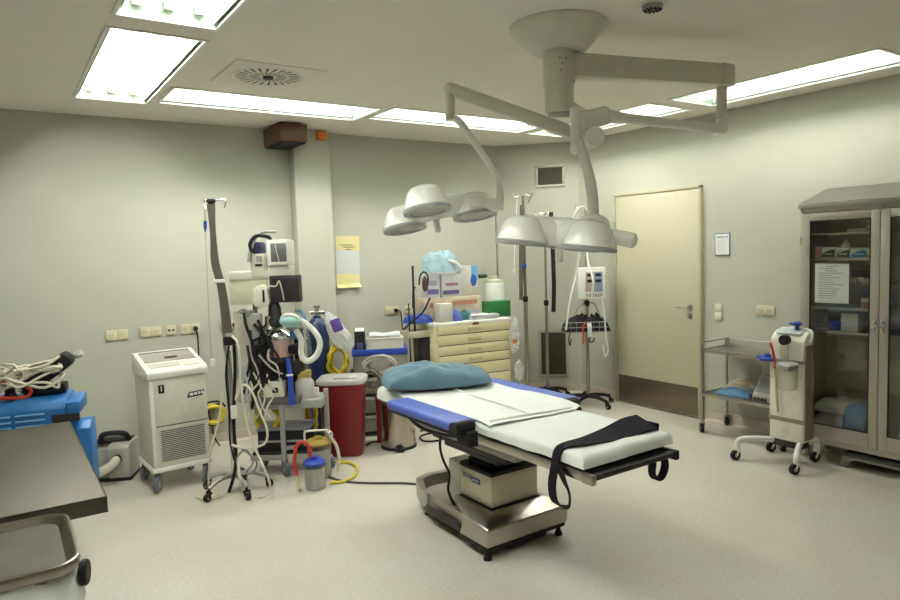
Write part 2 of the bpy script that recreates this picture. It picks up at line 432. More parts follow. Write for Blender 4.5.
for z in (.42, 1.80):
    b = MB(); b.cyl((-W2-.012, -.05, z-.085), (-W2-.012, -.05, z+.085), .011, seg=10); b.build('hinge', GREYP, T)
b = MB(); b.cyl((W2-.09, -.035, 1.045), (W2-.09, -.045, 1.045), .026, seg=20)
b.tube([(W2-.09, -.045, 1.045), (W2-.09, -.075, 1.045), (W2-.10, -.085, 1.045), (W2-.21, -.085, 1.045)], .009, sub=4); b.build('door_handle', STEELM, T)
b = MB(); b.cyl((W2-.09, -.035, .96), (W2-.09, -.044, .96), .026, seg=20); b.use(BLACK); b.box(W2-.094, W2-.086, -.0455, -.044, .947, .966); b.mats[0] = BLACK
o = MB(); o.cyl((W2-.09, -.035, .96), (W2-.09, -.043, .96), .026, seg=20); o.build('key_rosette', STEELM, T)
k = MB(); k.box(W2-.094, W2-.086, -.045, -.042, .947, .968, .001); k.build('keyhole', BLACK, T); b.bm.free()

# ---- things on the walls
def onwall(name, label, cat, p, rz, group=None):
    return thing(name, label, cat, p, rz, group)
def socket(pc, rz, n, label, plugs=(), holes='socket', w=.081, name='wall_socket', cat='wall socket', group=None, vert=False):
    t = onwall(name, label, cat, pc, rz, group)
    for i in range(n):
        o = (i-(n-1)/2)*w; cx, cz = (0, -o) if vert else (o, 0)
        b = MB(); b.box(cx-w/2, cx+w/2, -.013, 0, cz-w/2, cz+w/2, .004)
        f = b.build('face_plate', SOCKC, t)
        if holes == 'socket':
            c = MB(); c.lathe([(.0225, 0), (.021, -.001), (.021, .010), (.0, .010)], seg=20, mtx=Matrix.Translation((cx, -.0125, cz)) @ Matrix.Rotation(-PI/2, 4, 'X'), cap=False)
            c.build('socket_well', mat('socket_recess_%d' % i, (.30, .27, .18), .5), f)
            h = MB()
            for s in (-1, 1): h.cyl((cx+s*.0095, -.0145, cz), (cx+s*.0095, -.0125, cz), .0035, seg=8)
            h.build('contact_hole', BLACK, f)
        elif holes == 'data':
            h = MB()
            for s in (-1, 1): h.box(cx+s*.017-.009, cx+s*.017+.009, -.0145, -.0125, cz-.008, cz+.008, .001)
            h.build('jack_opening', BLACK, f)
        else:
            h = MB(); h.box(cx-.03, cx+.03, -.0175, -.012, cz-.03, cz+.03, .003); h.build('rocker', CREAM, f)
        if i in plugs:
            g = MB(); g.rings([(V((cx, -.012, cz)), .020), (V((cx, -.035, cz)), .020), (V((cx, -.052, cz)), .012)], 14)
            tag(g.build('power_plug', BLACK, loc=t.location, rotz=rz), plugs[i], 'plug')
    return t
SOCKS = []
socket(PY(116.7, 335, YB), 0, 2, 'double cream socket above the wheeled white cabinet, first of the wall row')
socket(PY(150.5, 331.5, YB), 0, 2, 'double cream socket directly over the console of the wheeled white cabinet')
socket(PY(171, 330, YB), 0, 1, 'single cream data outlet between two double sockets on the back wall', holes='data', name='data_outlet', cat='data outlet')
s_d = socket(PY(190, 328.7, YB), 0, 2, 'double cream socket with a black plug over the corner of the white cabinet', plugs={1: 'black round plug in the socket over the corner of the white cabinet'})
socket(PY(229.5, 325, YB), 0, 2, 'double cream socket with two black plugs behind the drip pole', plugs={0: 'first of two black plugs in the socket behind the drip pole', 1: 'second of two black plugs in the socket behind the drip pole'})
s_m = socket(PY(391.5, 310.5, YB), 0, 2, 'double cream socket with a black plug above the blue crate', plugs={1: 'black round plug in the socket above the blue crate'})
socket(PY(407.5, 309.3, YB), 0, 1, 'single cream outlet beside the double socket above the blue crate', holes='data', name='data_outlet', cat='data outlet')
socket(PX(766, 310.3, XR), -PI/2, 2, 'double cream socket above the steel trolley between door and cabinet')
socket(PX(719, 312, XR), -PI/2, 2, 'two stacked cream light switches beside the door frame', holes='switch', name='light_switch', cat='light switch', vert=True, w=.075)

# brown box, beacon, papers, sign
pa = PY(264, 148.3, YB); pb = PY(290, 148.7, YB)
zb = .5*(pa.z+pb.z)
t = thing('wall_speaker', 'brown wooden speaker box under the ceiling beside the wall column', 'speaker', (.5*(pa.x+pb.x), YB, zb))
hw = .5*(pb.x-pa.x); dd = .42
q = PZ(272, 140, zb); dd = min(.62, YB-q.y)
b = MB(); b.box(-hw, hw, -dd, 0, 0, H-zb-.02, .004); b.build('cabinet_body', WOODBOX, t)
b = MB(); b.box(-hw+.012, hw-.012, -dd+.012, -.012, -.012, 0, .004); b.build('speaker_grille', BLACK, t)
pa = PY(315.2, 131.3, 5.87); pb = PY(326, 141, 5.87)
t = thing('warning_beacon', 'small square orange beacon at the top of the wall column', 'warning light', ((pa.x+pb.x)/2, 5.87, pb.z))
hb = min(H-.004-pb.z, .085); b = MB(); b.box(-.048, .048, -.012, 0, 0, hb, .004); b.build('back_plate', mat('beacon_plate', (.45, .12, .03), .5), t)
b = MB(); b.box(-.044, .044, -.045, -.012, .004, hb-.004, .008); b.build('beacon_lens', ORANGE, t)
b = MB()
for z in (.3, .5, .7): b.box(-.03, .03, -.047, -.0455, hb*z-.004, hb*z+.004, .001)
b.build('lens_rib', mat('beacon_rib', (.75, .25, .04), .35), t)
def sheet_on_wall(name, label, cat, tl, br, y, m, group=None, curl=0., off=.002):
    a, c = PY(*tl, y), PY(*br, y); w, h = c.x-a.x, a.z-c.z
    def fn(u, v):
        return (w*(u-.5), -off - .0015*math.sin(u*5+v*3) - curl*max(0, v-.7)**2*(1+.6*math.sin(u*9)), h*(.5-v))
    b = MB(); b.grid(fn, 10, 12, .0008); o = b.build(name, m, loc=((a.x+c.x)/2, y, (a.z+c.z)/2))
    return tag(o, label, cat, group), w, h
o, w, h = sheet_on_wall('wall_note', 'yellow paper with dark writing pinned at the top of the stack on the wall', 'paper', (335.3, 236), (359.6, 250.5), YB, PAPERY)
b = MB(); rnd = random.Random(3)
for i, (x0, x1) in enumerate([(-.35, .2), (-.2, .3), (-.12, .12)]): b.box(x0*w, x1*w, -.0065, -.0055, -h*.1-i*.022-.003, -h*.1-i*.022+.002)
b.build('handwriting', INK, o)
o, w, h = sheet_on_wall('wall_note', 'white bluish paper sheet taped between two yellow papers on the wall', 'paper', (335.3, 250.8), (360, 273.8), YB, PAPERB)
o, w, h = sheet_on_wall('wall_note', 'yellow paper with a curled lower edge below the white wall sheet', 'paper', (336, 274.2), (360, 286.8), YB, PAPERY, curl=.35)
for tl, br, lab in [((505, 250), (511, 272), 'narrow yellowish strip of paper on the wall behind the far lamp')]: pass
a, c = PX(715.3, 233.3, XR), PX(730.5, 255.4, XR)
t = thing('wall_sign', 'small framed white notice with a blue edge on the wall beside the door', 'sign', (XR, (a.y+c.y)/2, (a.z+c.z)/2), -PI/2)
w, h = abs(a.y-c.y), a.z-c.z
b = MB(); b.box(-w/2, w/2, -.008, 0, -h/2, h/2, .002); b.build('frame', mat('sign_edge_blue', (.08, .16, .24), .4), t)
b = MB(); b.box(-w/2+.008, w/2-.008, -.0095, -.008, -h/2+.008, h/2-.008); b.build('paper_face', PAPER, t)
b = MB()
for x0, x1 in [(-.36, -.26), (-.24, -.14), (-.12, -.03), (-.01, .08), (.1, .13), (.22, .36)]: b.box(x0*w, x1*w, -.0105, -.0095, h*.28, h*.36)
for i in range(9): b.box(-w*.34, w*(.1+.22*random.random()), -.0102, -.0095, h*(.17-.055*i), h*(.178-.055*i))
b.build('printed_text', mat('print_grey', (.30, .31, .30), .7), t)

# air vents in the chamfered corner
def vent(tl, br, label, nsl):
    P = V((XR, CY, 0)); n = V((1, 1, 0)).normalized()
    def hit(q): d = ray(*q); return EYE + d*((P-EYE).dot(n)/d.dot(n))
    a, c = hit(tl), hit(br); m = (a+c)/2; w = (V((c.x-a.x, c.y-a.y, 0))).length; h = a.z-c.z
    t = thing('air_vent', label, 'air vent', m, -PI/4)
    f = MB(); e = .03
    f.box(-w/2, w/2, -.012, -.001, h/2-e, h/2, .002); f.box(-w/2, w/2, -.012, -.001, -h/2, -h/2+e, .002); f.box(-w/2, -w/2+e, -.012, -.001, -h/2+e, h/2-e, .002); f.box(w/2-e, w/2, -.012, -.001, -h/2+e, h/2-e, .002)
    f.build('frame', VENTF, t)
    s = MB(); s.box(-w/2+e, w/2-e, -.003, -.001, -h/2+e, h/2-e)
    for i in range(nsl):
        z = -h/2+e + (h-2*e)*(i+.5)/nsl; g = (h-2*e)/nsl
        s.box(-w/2+e, w/2-e, -.0045, -.0035, -g*.42, g*.42, mtx=Matrix.Translation((0, -.003, z)) @ Matrix.Rotation(.5, 4, 'X'))
    s.build('louvre', VENTM, t)
vent((535, 165.6), (565.3, 186.6), 'brown louvred vent in a grey frame high on the corner wall', 10)
vent((538.3, 330), (569, 377), 'tall brown louvred vent low on the corner wall', 24)

# swirl diffuser and square hatch, smoke detector in the ceiling
c = PZ(268, 76, H)
t = thing('ceiling_diffuser', 'round swirl air outlet with black slots in a square ceiling plate', 'air outlet', (c.x, c.y, H))
b = MB(); b.box(-.285, .285, -.285, .285, -.006, -.0005, .002); b.build('square_plate', CEIL, t)
b = MB()
for k in range(24):
    a = 2*PI*k/24
    for r0, r1, w in ((.055, .115, .005), (.13, .2, .008)):
        mt = Matrix.Rotation(a + (.13 if r0 > .1 else 0), 4, 'Z')
        b.add([mt @ V((r0, -w*.6, -.0075)), mt @ V((r1, -w+.012, -.0075)), mt @ V((r1, w+.012, -.0075)), mt @ V((r0, w*.6, -.0075))], [(0, 1, 2, 3)])
b.build('swirl_slot', BLACK, t, recalc=False)
b = MB(); b.lathe([(.0, -.02), (.03, -.019), (.036, -.006)], seg=20); b.build('centre_cap', DARKP, t)
b = MB(); b.lathe([(.215, -.0062), (.222, -.012), (.228, -.0062)], seg=40, cap=False); b.build('outlet_ring', CEIL, t)
c = PZ(652.5, 2, H)
t = thing('smoke_detector', 'small round ceiling detector with a dark grid at the top edge', 'smoke detector', (c.x, c.y, H))
b = MB(); b.lathe([(.075, -.001), (.072, -.012), (.05, -.016)], seg=28); b.build('detector_base', WHITEP, t)
b = MB(); b.lathe([(.05, -.016), (.048, -.034), (.0, -.038)], seg=24); b.build('sensor_dome', GREYP, t)
b = MB()
for k in range(12):
    for r in (.018, .036):
        a = 2*PI*k/12; b.box(r-.006, r+.006, -.004, .004, -.0405, -.036, mtx=Matrix.Rotation(a, 4, 'Z'))
b.build('sensor_slot', BLACK, t)
# ================================================================== operating table
TX, TY = 2.28, 2.85
ot = thing('operating_table', 'operating table on a steel pedestal base with blue arm boards', 'operating table', (TX, TY, 0))
def lx(x): return x-TX
def ly(y): return y-TY
# base: humped front block, sunken rear tray
def loft(rings, parent, name, m, bev=.012):
    """stack of four-cornered outlines (x0, x1, y0, y1, z), closed top and bottom"""
    t = bmesh.new(); R = []
    for x0, x1, y0, y1, zz in rings: R.append([t.verts.new(p) for p in ((lx(x0), ly(y0), zz), (lx(x1), ly(y0), zz), (lx(x1), ly(y1), zz), (lx(x0), ly(y1), zz))])
    t.faces.new(R[0][::-1]); t.faces.new(R[-1])
    for A, B in zip(R, R[1:]):
        for i in range(4): t.faces.new((A[i], A[(i+1) % 4], B[(i+1) % 4], B[i]))
    bmesh.ops.recalc_face_normals(t, faces=list(t.faces))
    bmesh.ops.bevel(t, geom=list(t.edges), offset=bev, segments=3, affect='EDGES', profile=.5)
    b = MB(); b.merge(t); return b.build(name, m, parent)
loft([(2.035, 2.61, 2.735, 3.0, .078), (2.03, 2.615, 2.73, 2.95, .182), (2.12, 2.54, 2.84, 3.18, .222)], ot, 'base_front', STEEL)
OUT = [(2.065, 2.95), (2.585, 2.95), (2.575, 3.44), (2.53, 3.63), (2.44, 3.71), (2.27, 3.72), (2.175, 3.68), (2.10, 3.50)]
INN = [(2.09, 2.95), (2.56, 2.95), (2.55, 3.42), (2.51, 3.59), (2.43, 3.66), (2.28, 3.67), (2.205, 3.64), (2.125, 3.48)]
b = MB(); n = len(OUT); lo = [(lx(x), ly(y), .065) for x, y in OUT]; hi = [(lx(x), ly(y), .175) for x, y in OUT]; hi2 = [(lx(x), ly(y), .175) for x, y in INN]; flo = [(lx(x)*.96, ly(y)-.02, .11) for x, y in INN]
vs = lo + hi + hi2 + flo; fs = [tuple(range(n))[::-1], tuple(3*n+i for i in range(n))]
for r in range(3):
    for i in range(n): j = (i+1) % n; fs.append((r*n+i, r*n+j, (r+1)*n+j, (r+1)*n+i))
b.add(vs, fs); b.build('base_tray', STEELM, ot, ang=25)
b = MB(); b.box(lx(2.056), lx(2.07), ly(3.02), ly(3.38), .07, .118, .003, mtx=Matrix.Translation((0, 0, 0))); b.build('side_recess', DARKP, ot)
b = MB(); b.prism([(lx(2.095), ly(3.46)), (lx(2.082), ly(3.40)), (lx(2.10), ly(3.40)), (lx(2.125), ly(3.46))], .06, .172, 'z', .003); b.build('side_bracket', GREYP, ot)
b = MB(); b.box(lx(2.045), lx(2.60), ly(2.745), ly(3.0), .055, .082, .004); b.box(lx(2.09), lx(2.56), ly(2.95), ly(3.46), .055, .078, .004); b.box(lx(2.2), lx(2.47), ly(2.76), ly(3.2), .028, .06, .006); b.build('undercarriage', BLACK, ot)
for x, y in ((2.065, 2.775), (2.575, 2.775), (2.15, 3.50), (2.50, 3.50)):
    b = MB(); b.lathe([(.024, 0), (.022, .012), (.014, .03), (.013, .07)], (lx(x), ly(y), 0), 16); b.build('foot', BLACK, ot)
# pedestal
b = MB(); b.box(lx(2.152), lx(2.508), ly(2.845), ly(3.155), .21, .230, .008); b.build('base_gasket', BLACK, ot)
b = MB(); b.box(lx(2.16), lx(2.50), ly(2.855), ly(3.15), .228, .405, .012); pd = b.build('pedestal', mat('pedestal_cream', (.62, .57, .44), .38, .3, var=.03), ot)
b = MB(); b.box(lx(2.156), lx(2.1605), ly(2.955), ly(3.03), .335, .365); b.build('badge_panel', mat('badge_blue', (.03, .07, .25), .4), pd)
b = MB(); b.box(lx(2.156), lx(2.1605), ly(3.035), ly(3.115), .345, .372); b.build('badge_panel', mat('badge_grey', (.20, .21, .24), .4), pd)
b = MB()
for i in range(5): b.box(lx(2.1552), lx(2.157), ly(2.963+.013*i), ly(2.971+.013*i), .345, .357)
b.build('badge_mark', mat('badge_text', (.55, .6, .7), .5), pd)
b = MB(); b.box(lx(2.24), lx(2.46), ly(3.16), ly(3.4), .1, .37, .02); b.build('rear_housing', CREAM, ot)
b = MB(); b.box(lx(2.155), lx(2.505), ly(2.85), ly(3.155), .398, .43, .014); b.build('pedestal_lid', BLACK, ot)
b = MB()
for i in range(5): b.box(lx(2.20+.008*(i % 2)), lx(2.46-.008*(i % 2)), ly(2.9+.008*(i % 2)), ly(3.12-.008*(i % 2)), .425+i*.026, .453+i*.026, .006)
b.build('bellows', BLACK, ot)
b = MB(); b.box(lx(2.08), lx(2.50), ly(2.62), ly(3.32), .548, .60, .012); b.box(lx(2.10), lx(2.47), ly(2.72), ly(3.22), .515, .555, .01); b.build('tilt_mechanism', DARKP, ot)
b = MB(); b.box(lx(2.04), lx(2.52), ly(2.5), ly(3.45), .595, .655, .01); b.build('top_carrier', GREYP, ot)
# top frame: side rails, plate, foot bar
RZ = .675
for x in (2.005, 2.545):
    b = MB(); b.box(lx(x)-.006, lx(x)+.006, ly(1.97), ly(2.78), RZ-.024, RZ+.02, .003)
    for y in (2.05, 2.3, 2.52, 2.74): b.cyl((lx(x), ly(y), RZ), (lx(x)+(.03 if x < 2.2 else -.03), ly(y), RZ), .009, seg=10)
    b.build('side_rail', STEEL, ot)
    b = MB(); b.box(lx(x)-.006, lx(x)+.006, ly(2.98), ly(3.50), RZ-.018, RZ+.016, .003)
    for y in (3.05, 3.4): b.cyl((lx(x), ly(y), RZ), (lx(x)+(.03 if x < 2.2 else -.03), ly(y), RZ), .009, seg=10)
    b.build('side_rail', STEEL, ot)
b = MB(); b.box(lx(2.03), lx(2.52), ly(1.99), ly(3.5), .655, .692, .006); b.build('top_plate', BLACK, ot)
b = MB(); b.box(lx(1.995), lx(2.565), ly(1.945), ly(1.978), RZ-.012, RZ+.012, .004); b.build('foot_bar', DARKP, ot)
for x in (2.005, 2.548):
    b = MB(); b.box(lx(x)-.014, lx(x)+.014, ly(1.935), ly(2.0), RZ-.026, RZ+.018, .005); b.build('bar_end_cap', STEEL if x < 2.2 else BLACK, ot)
b = MB(); b.box(lx(2.015), lx(2.552), ly(2.012), ly(3.47), .692, .750, .02); b.build('mattress', BLACK, ot)
b = MB(); b.box(lx(2.06), lx(2.50), ly(3.49), ly(3.88), .690, .748, .025, seg=3); b.build('head_mattress', BLACK, ot)
b = MB(); b.box(lx(2.1), lx(2.46), ly(3.45), ly(3.86), .66, .69, .006); b.build('head_plate', GREYP, ot)
# arm boards at both sides: pad on a rail clamp
def arm_board(x0, x1, y0, y1, s):
    b = MB(); b.box(lx(x0), lx(x1), ly(y0), ly(y1), .728, .782, .022, seg=3); p = b.build('arm_board', BLUEPAD, ot)
    b = MB(); b.box(lx(x0)+.015, lx(x1)-.015, ly(y0)+.02, ly(y1)-.02, .712, .73, .004); b.build('board_plate', DARKP, p)
    yc = y0-.012; xc = (x0+x1)/2
    b = MB(); b.cyl((lx(xc-.085), ly(yc+.0), .752), (lx(xc+.03), ly(yc+.0), .752), .036, seg=20); b.box(lx(xc-.03), lx(xc+.03), ly(yc-.06), ly(yc+.05), .66, .74, .008)
    b.build('rail_clamp', BLACK, p)
    b = MB(); b.tube([(lx(xc), ly(yc+.01), .70), (lx(xc+s*.02), ly(yc+.16), .665), (lx(xc), ly(yc+.42), .655), (lx(xc), ly(yc+.6), .70)], .009, 8, 4); b.build('support_rod', DARKP, p)
arm_board(1.845, 2.0, 2.745, 3.44, 1); arm_board(2.575, 2.755, 2.76, 3.56, -1)
# black cable dropping from the table top to the base
b = MB(); b.tube([(lx(2.05), ly(3.16), .64), (lx(2.06), ly(3.2), .52), (lx(2.10), ly(3.23), .42), (lx(2.12), ly(3.2), .34), (lx(2.115), ly(3.21), .24), (lx(2.15), ly(3.19), .13)], .008, 8); b.build('power_lead', BLACK, ot)

# sheets
def soft_box(x0, x1, y0, y1, z0, z1, nx, ny, rim, amp, seed, flare=0., keep=None):
    """a cloth draped over a slab: flat top, sides falling to z0"""
    def fn(u, v):
        a, c = (u-.5)*2, (v-.5)*2
        w, l = (x1-x0)/2, (y1-y0)/2
        h = z1-z0
        L = rim*PI/2; px, py = a*(w-rim+L+h-rim), c*(l-rim+L+h-rim)
        ex, ey = max(0, abs(px)-w+rim), max(0, abs(py)-l+rim)
        def fold(p, half, e):
            if e <= 0: return p, 0.
            if e < L: t = e/rim; return math.copysign(half-rim+rim*math.sin(t), p), rim*(1-math.cos(t))
            return math.copysign(half+flare*(e-L), p), rim+(e-L)
        X, dx = fold(px, w, ex); Y, dy = fold(py, l, ey)
        d = math.sqrt(dx*dx+dy*dy) if min(dx, dy) < rim else max(dx, dy)
        d = min(d, h)
        n = noise.noise(V((px*5+seed, py*3.2, seed)))*amp + noise.noise(V((px*14, py*9+seed, 1)))*amp*.35
        sd = noise.noise(V((px*9+seed, py*9, 3)))*amp*1.2*min(1, d/.03)
        return ((x0+x1)/2+X+sd, (y0+y1)/2+Y+sd, z1-d+n*(1 if d < .02 else .4))
    b = MB(); b.grid(fn, nx, ny); return b
o = soft_box(1.992, 2.575, 1.985, 3.50, .709, .765, 50, 110, .024, .008, 2.3).build('bed_sheet', SHEET, loc=(TX, 2.7, .7), world=True, ang=80)
tag(o, 'white sheet covering the operating table mattress', 'sheet'); md = o.modifiers.new('thickness', 'SOLIDIFY'); md.thickness = .003; md.offset = 1
o = soft_box(2.035, 2.53, 3.485, 3.90, .685, .765, 36, 40, .028, .004, 8.1).build('head_sheet', SHEET, loc=(TX, 3.7, .69), world=True, ang=80)
tag(o, 'white cover on the head rest under the teal pillow', 'sheet'); md = o.modifiers.new('thickness', 'SOLIDIFY'); md.thickness = .003; md.offset = 1
def drape(u, v):
    x = 1.985 + .60*u + .015*math.sin(v*7) - .03*u*max(0, .3-v)/.3; y = 2.62 + .93*v - .09*(1-v)*u*.6
    z = .772 + .006*noise.noise(V((x*7, y*5, 4)))
    e = abs(u-.5)*2
    if x < 2.0: z -= (2.0-x)*.35
    if x > 2.53: z += min(.022, (x-2.53)*.8)
    return (x, y, z)
b = MB(); b.grid(drape, 34, 44)
# hem folds: narrow raised seams where the cloth is doubled
for (p, q, h) in (((2.02, 2.665, .778), (2.53, 2.60, .779), .006), ((2.27, 2.64, .780), (2.33, 3.45, .781), .005)):
    b.tube([p, V(p).lerp(V(q), .35)+V((.006, .004, .002)), V(p).lerp(V(q), .7)+V((-.004, .006, 0)), q], .0035, 8, 8)
o = b.build('drape', SHEET, loc=(TX, 3.05, .77), world=True, ang=80)
tag(o, 'folded white drape lying between the two blue arm boards', 'sheet'); md = o.modifiers.new('thickness', 'SOLIDIFY'); md.thickness = .003; md.offset = 1
# pillow
pl = [PZ(383, 380, .84), PZ(486, 373, .84)]
ctr = (pl[0]+pl[1])/2; ctr.z = .775; ax = pl[1]-pl[0]; L = ax.length; rz = math.atan2(ax.y, ax.x)
def pil(s):
    def fn(u, v):
        a, c = (u-.5)*2, (v-.5)*2
        k = (max(0, (1-abs(a)**2.6)*(1-abs(c)**2.8)))**.42
        x = a*L*.515*(1-.06*c*c); y = c*.20*(1-.08*a*a)
        n = noise.noise(V((x*9+y*5, y*13-x*4, 2)))*.018 + noise.noise(V((x*22, y*26, 7)))*.006
        n += .011*math.sin(34*(x*.55+y*.9)+3*noise.noise(V((x*6, y*6, 0))))*(1-abs(a)*.5)
        if s > 0: return (x, y, .045 + k*(.098-.018*a) + n*k)
        return (x, y, .045 - k*.040)
    return fn
b = MB(); b.grid(pil(1), 60, 30); b.grid(pil(-1), 60, 30); bmesh.ops.remove_doubles(b.bm, verts=list(b.bm.verts), dist=.002)
o = b.build('pillow', PILLOW, loc=ctr, rotz=rz, ang=80)
tag(o, 'teal blue cotton pillow on the head of the operating table', 'pillow')
# strap
b = MB()
P = [V((1.975, 2.10, .518)), V((1.970, 2.145, .535)), V((1.972, 2.16, .60)), V((1.978, 2.145, .69)), V((1.988, 2.135, .755)), V((2.03, 2.125, .777)), V((2.16, 2.115, .775)), V((2.32, 2.12, .776)), V((2.44, 2.11, .795)), V((2.535, 2.10, .80))]
Wd = [V((0, .024, 0))]*5 + [V((.0, .03, .0)), V((0, .045, .004)), V((0, .06, .012)), V((0, .062, .02)), V((0, .062, .02))]
b.ribbon(P, Wd, .006)
b.ribbon([V((1.975, 2.10, .518)), V((1.974, 2.058, .535)), V((1.974, 2.055, .59)), V((1.976, 2.09, .64)), V((1.981, 2.13, .70))], [V((.012, .016, 0)), V((.012, .014, 0)), V((.01, .016, 0)), V((.004, .02, 0)), V((0, .022, 0))], .006)
b.ribbon([V((2.535, 2.10, .80)), V((2.572, 2.10, .785)), V((2.584, 2.10, .74)), V((2.575, 2.095, .67))], [V((0, .055, .0)), V((0, .04, 0)), V((0, .025, 0)), V((0, .022, 0))], .006)
o = b.build('body_strap', STRAPM, loc=(2.27, 2.11, .77), world=True, ang=60)
tag(o, 'wide black strap laid across the foot end with its looped end hanging', 'strap')
c = V((2.44, 1.958, .635))
b = MB(); b.ribbon([c+V((-.04, 0, .03)), c+V((-.045, 0, -.02)), c+V((-.02, 0, -.055)), c+V((.02, 0, -.05)), c+V((.045, 0, -.01)), c+V((.042, 0, .03))], [V((0, .02, 0))]*6, .006)
o = b.build('strap_loop', STRAPM, loc=c, world=True, ang=60); o.parent = ot; o.location = c-ot.location

# ================================================================== ceiling surgical lights
cc = V((2.51, 2.63, H))
sl = thing('surgical_light', 'ceiling mounted twin surgical light with two round-domed white lamp heads', 'surgical light', cc)
def wl(p): return V(p)-cc
b = MB(); b.lathe([(.256, -.002), (.25, -.02), (.2, -.075), (.155, -.118), (.14, -.128), (.0, -.128)], seg=48); b.build('ceiling_canopy', ARMW, sl)
DC = (cc).dot(GF)
zb_ = PD(561, 113, DC).z - H
b = MB(); b.lathe([(.078, -.12), (.078, -.15), (.082, -.152), (.082, -.30), (.0765, -.302), (.0765, zb_+.01), (.07, zb_), (.0, zb_)], seg=32)
cl = b.build('column', ARMW, sl)
b = MB(); b.lathe([(.062, zb_+.0), (.058, zb_-.012), (0, zb_-.012)], seg=28); b.build('column_end', STEELM, cl)
def boxbeam(name, p, q, w, h, m=ARMW, bev=.012, ext=0.):
    p, q = wl(p), wl(q); d = (q-p); L = d.length; d.normalize()
    side = V((-d.y, d.x, 0)).normalized(); up = d.cross(side)*-1
    if up.z < 0: up = -up
    mt = Matrix(((d.x, side.x, up.x, p.x), (d.y, side.y, up.y, p.y), (d.z, side.z, up.z, p.z), (0, 0, 0, 1)))
    b = MB(); b.box(-ext, L+ext, -w/2, w/2, -h/2, h/2, bev, mtx=mt); return b.build(name, m, sl)
# arm A (upper, to the pivot post), its spring arm comes back to the near lamp
zA = PD(574, 65, DC).z
e = PZ(722, 76, zA); dA = e.dot(GF)
if dA > 3.95: dA = 3.95
eA = PD(722, 77, dA); eA.z = zA
boxbeam('extension_arm', V((cc.x, cc.y, zA)), eA, .10, .122)
b = MB()
for px, py in ((560, 57), (562, 63), (566, 58), (561, 70)): 
    c = wl(PD(px, py, DC-.083)); b.cyl(c, c+GF*.004, .006, seg=8)
b.build('cap_screw', GREYP, sl)
pt, pb_ = wl(PD(721.5, 86, dA)), wl(PD(721.5, 119, dA))
b = MB(); b.cyl(pt+V((0, 0, .03)), pb_, .029, seg=20); b.build('pivot_post', ARMW, sl)
b = MB(); b.box(eA.x-cc.x-.055, eA.x-cc.x+.055, eA.y-cc.y-.055, eA.y-cc.y+.055, zA-H-.062, zA-H+.062, .014); b.build('pivot_housing', ARMW, sl)
DN = 3.32
jA = PD(719, 129, dA); jB = PD(604, 116, DN+.12)
b = MB(); b.cyl(wl(jA)-GF*.045+V((0, 0, .0)), wl(jA)+GF*.045, .035, seg=20); b.cyl(wl(jA), pb_, .028, seg=18); b.build('spring_arm_elbow', LAMPW, sl)
b = MB(); b.rings([(wl(jA), .028), (wl(jA).lerp(wl(jB), .28), .033), (wl(jA).lerp(wl(jB), .3), .026), (wl(jA).lerp(wl(jB), .8), .026), (wl(jB), .036)], 18); b.build('spring_arm', LAMPW, sl)
jC = PD(577, 128, DN)
boxbeam('spring_arm_head', jB, PD(582, 121, DN+.02), .07, .095, LAMPW, .02, .02)
b = MB(); b.cyl(wl(PD(575, 108, DN)), wl(PD(575.5, 149, DN)), .026, seg=18); b.sphere(wl(PD(575.5, 149, DN)), .03); b.build('yoke_fork', LAMPW, sl)
b = MB(); c = wl(PD(593, 138, DN+.02)); b.cyl(c-GF*.05, c+GF*.05, .048, seg=24); b.build('yoke_joint', LAMPW, sl)
b = MB(); b.tube([wl(PD(578, 140, DN)), wl(PD(583, 155, DN)), wl(PD(589, 176, DN)), wl(PD(592, 193, DN)), wl(PD(593, 215, DN)), wl(PD(593, 232, DN))], lambda t: .024+.006*t, 18, 5); b.build('suspension_tube', LAMPW, sl)
# arm B: long spring arm of the far lamp
DB = 3.86
b0, b1 = PD(575, 134, DB-.05), PD(453, 90, DB)
boxbeam('extension_arm', V((cc.x, cc.y, zb_+H+.05)), V((*PD(582, 132, DB).xy, zb_+H+.03)), .07, .07)
b = MB(); c = wl(PD(582, 132, DB)); c.z = zb_-.0; b.cyl(c+V((0, 0, .06)), c+V((0, 0, -.12)), .04, seg=20); b.build('pivot_post', ARMW, sl)
boxbeam('spring_arm', b0, b1, .062, .072, ARMW, .015, .02)
b = MB(); p, q = wl(PD(450, 91, DB)), wl(PD(450, 121, DB)); b.cyl(p+V((0, 0, .02)), q, .028, seg=18); b.sphere(p+V((0, 0, .015)), .034); b.build('elbow_post', ARMW, sl)
b = MB(); b.tube([wl(PD(451, 117, DB)), wl(PD(460, 122, DB)), wl(PD(471, 138, DB)), wl(PD(485, 158, DB)), wl(PD(496, 177, DB)), wl(PD(500, 190, DB)), wl(PD(499, 206, DB))], .021, 14, 5); b.build('suspension_tube', LAMPW, sl)
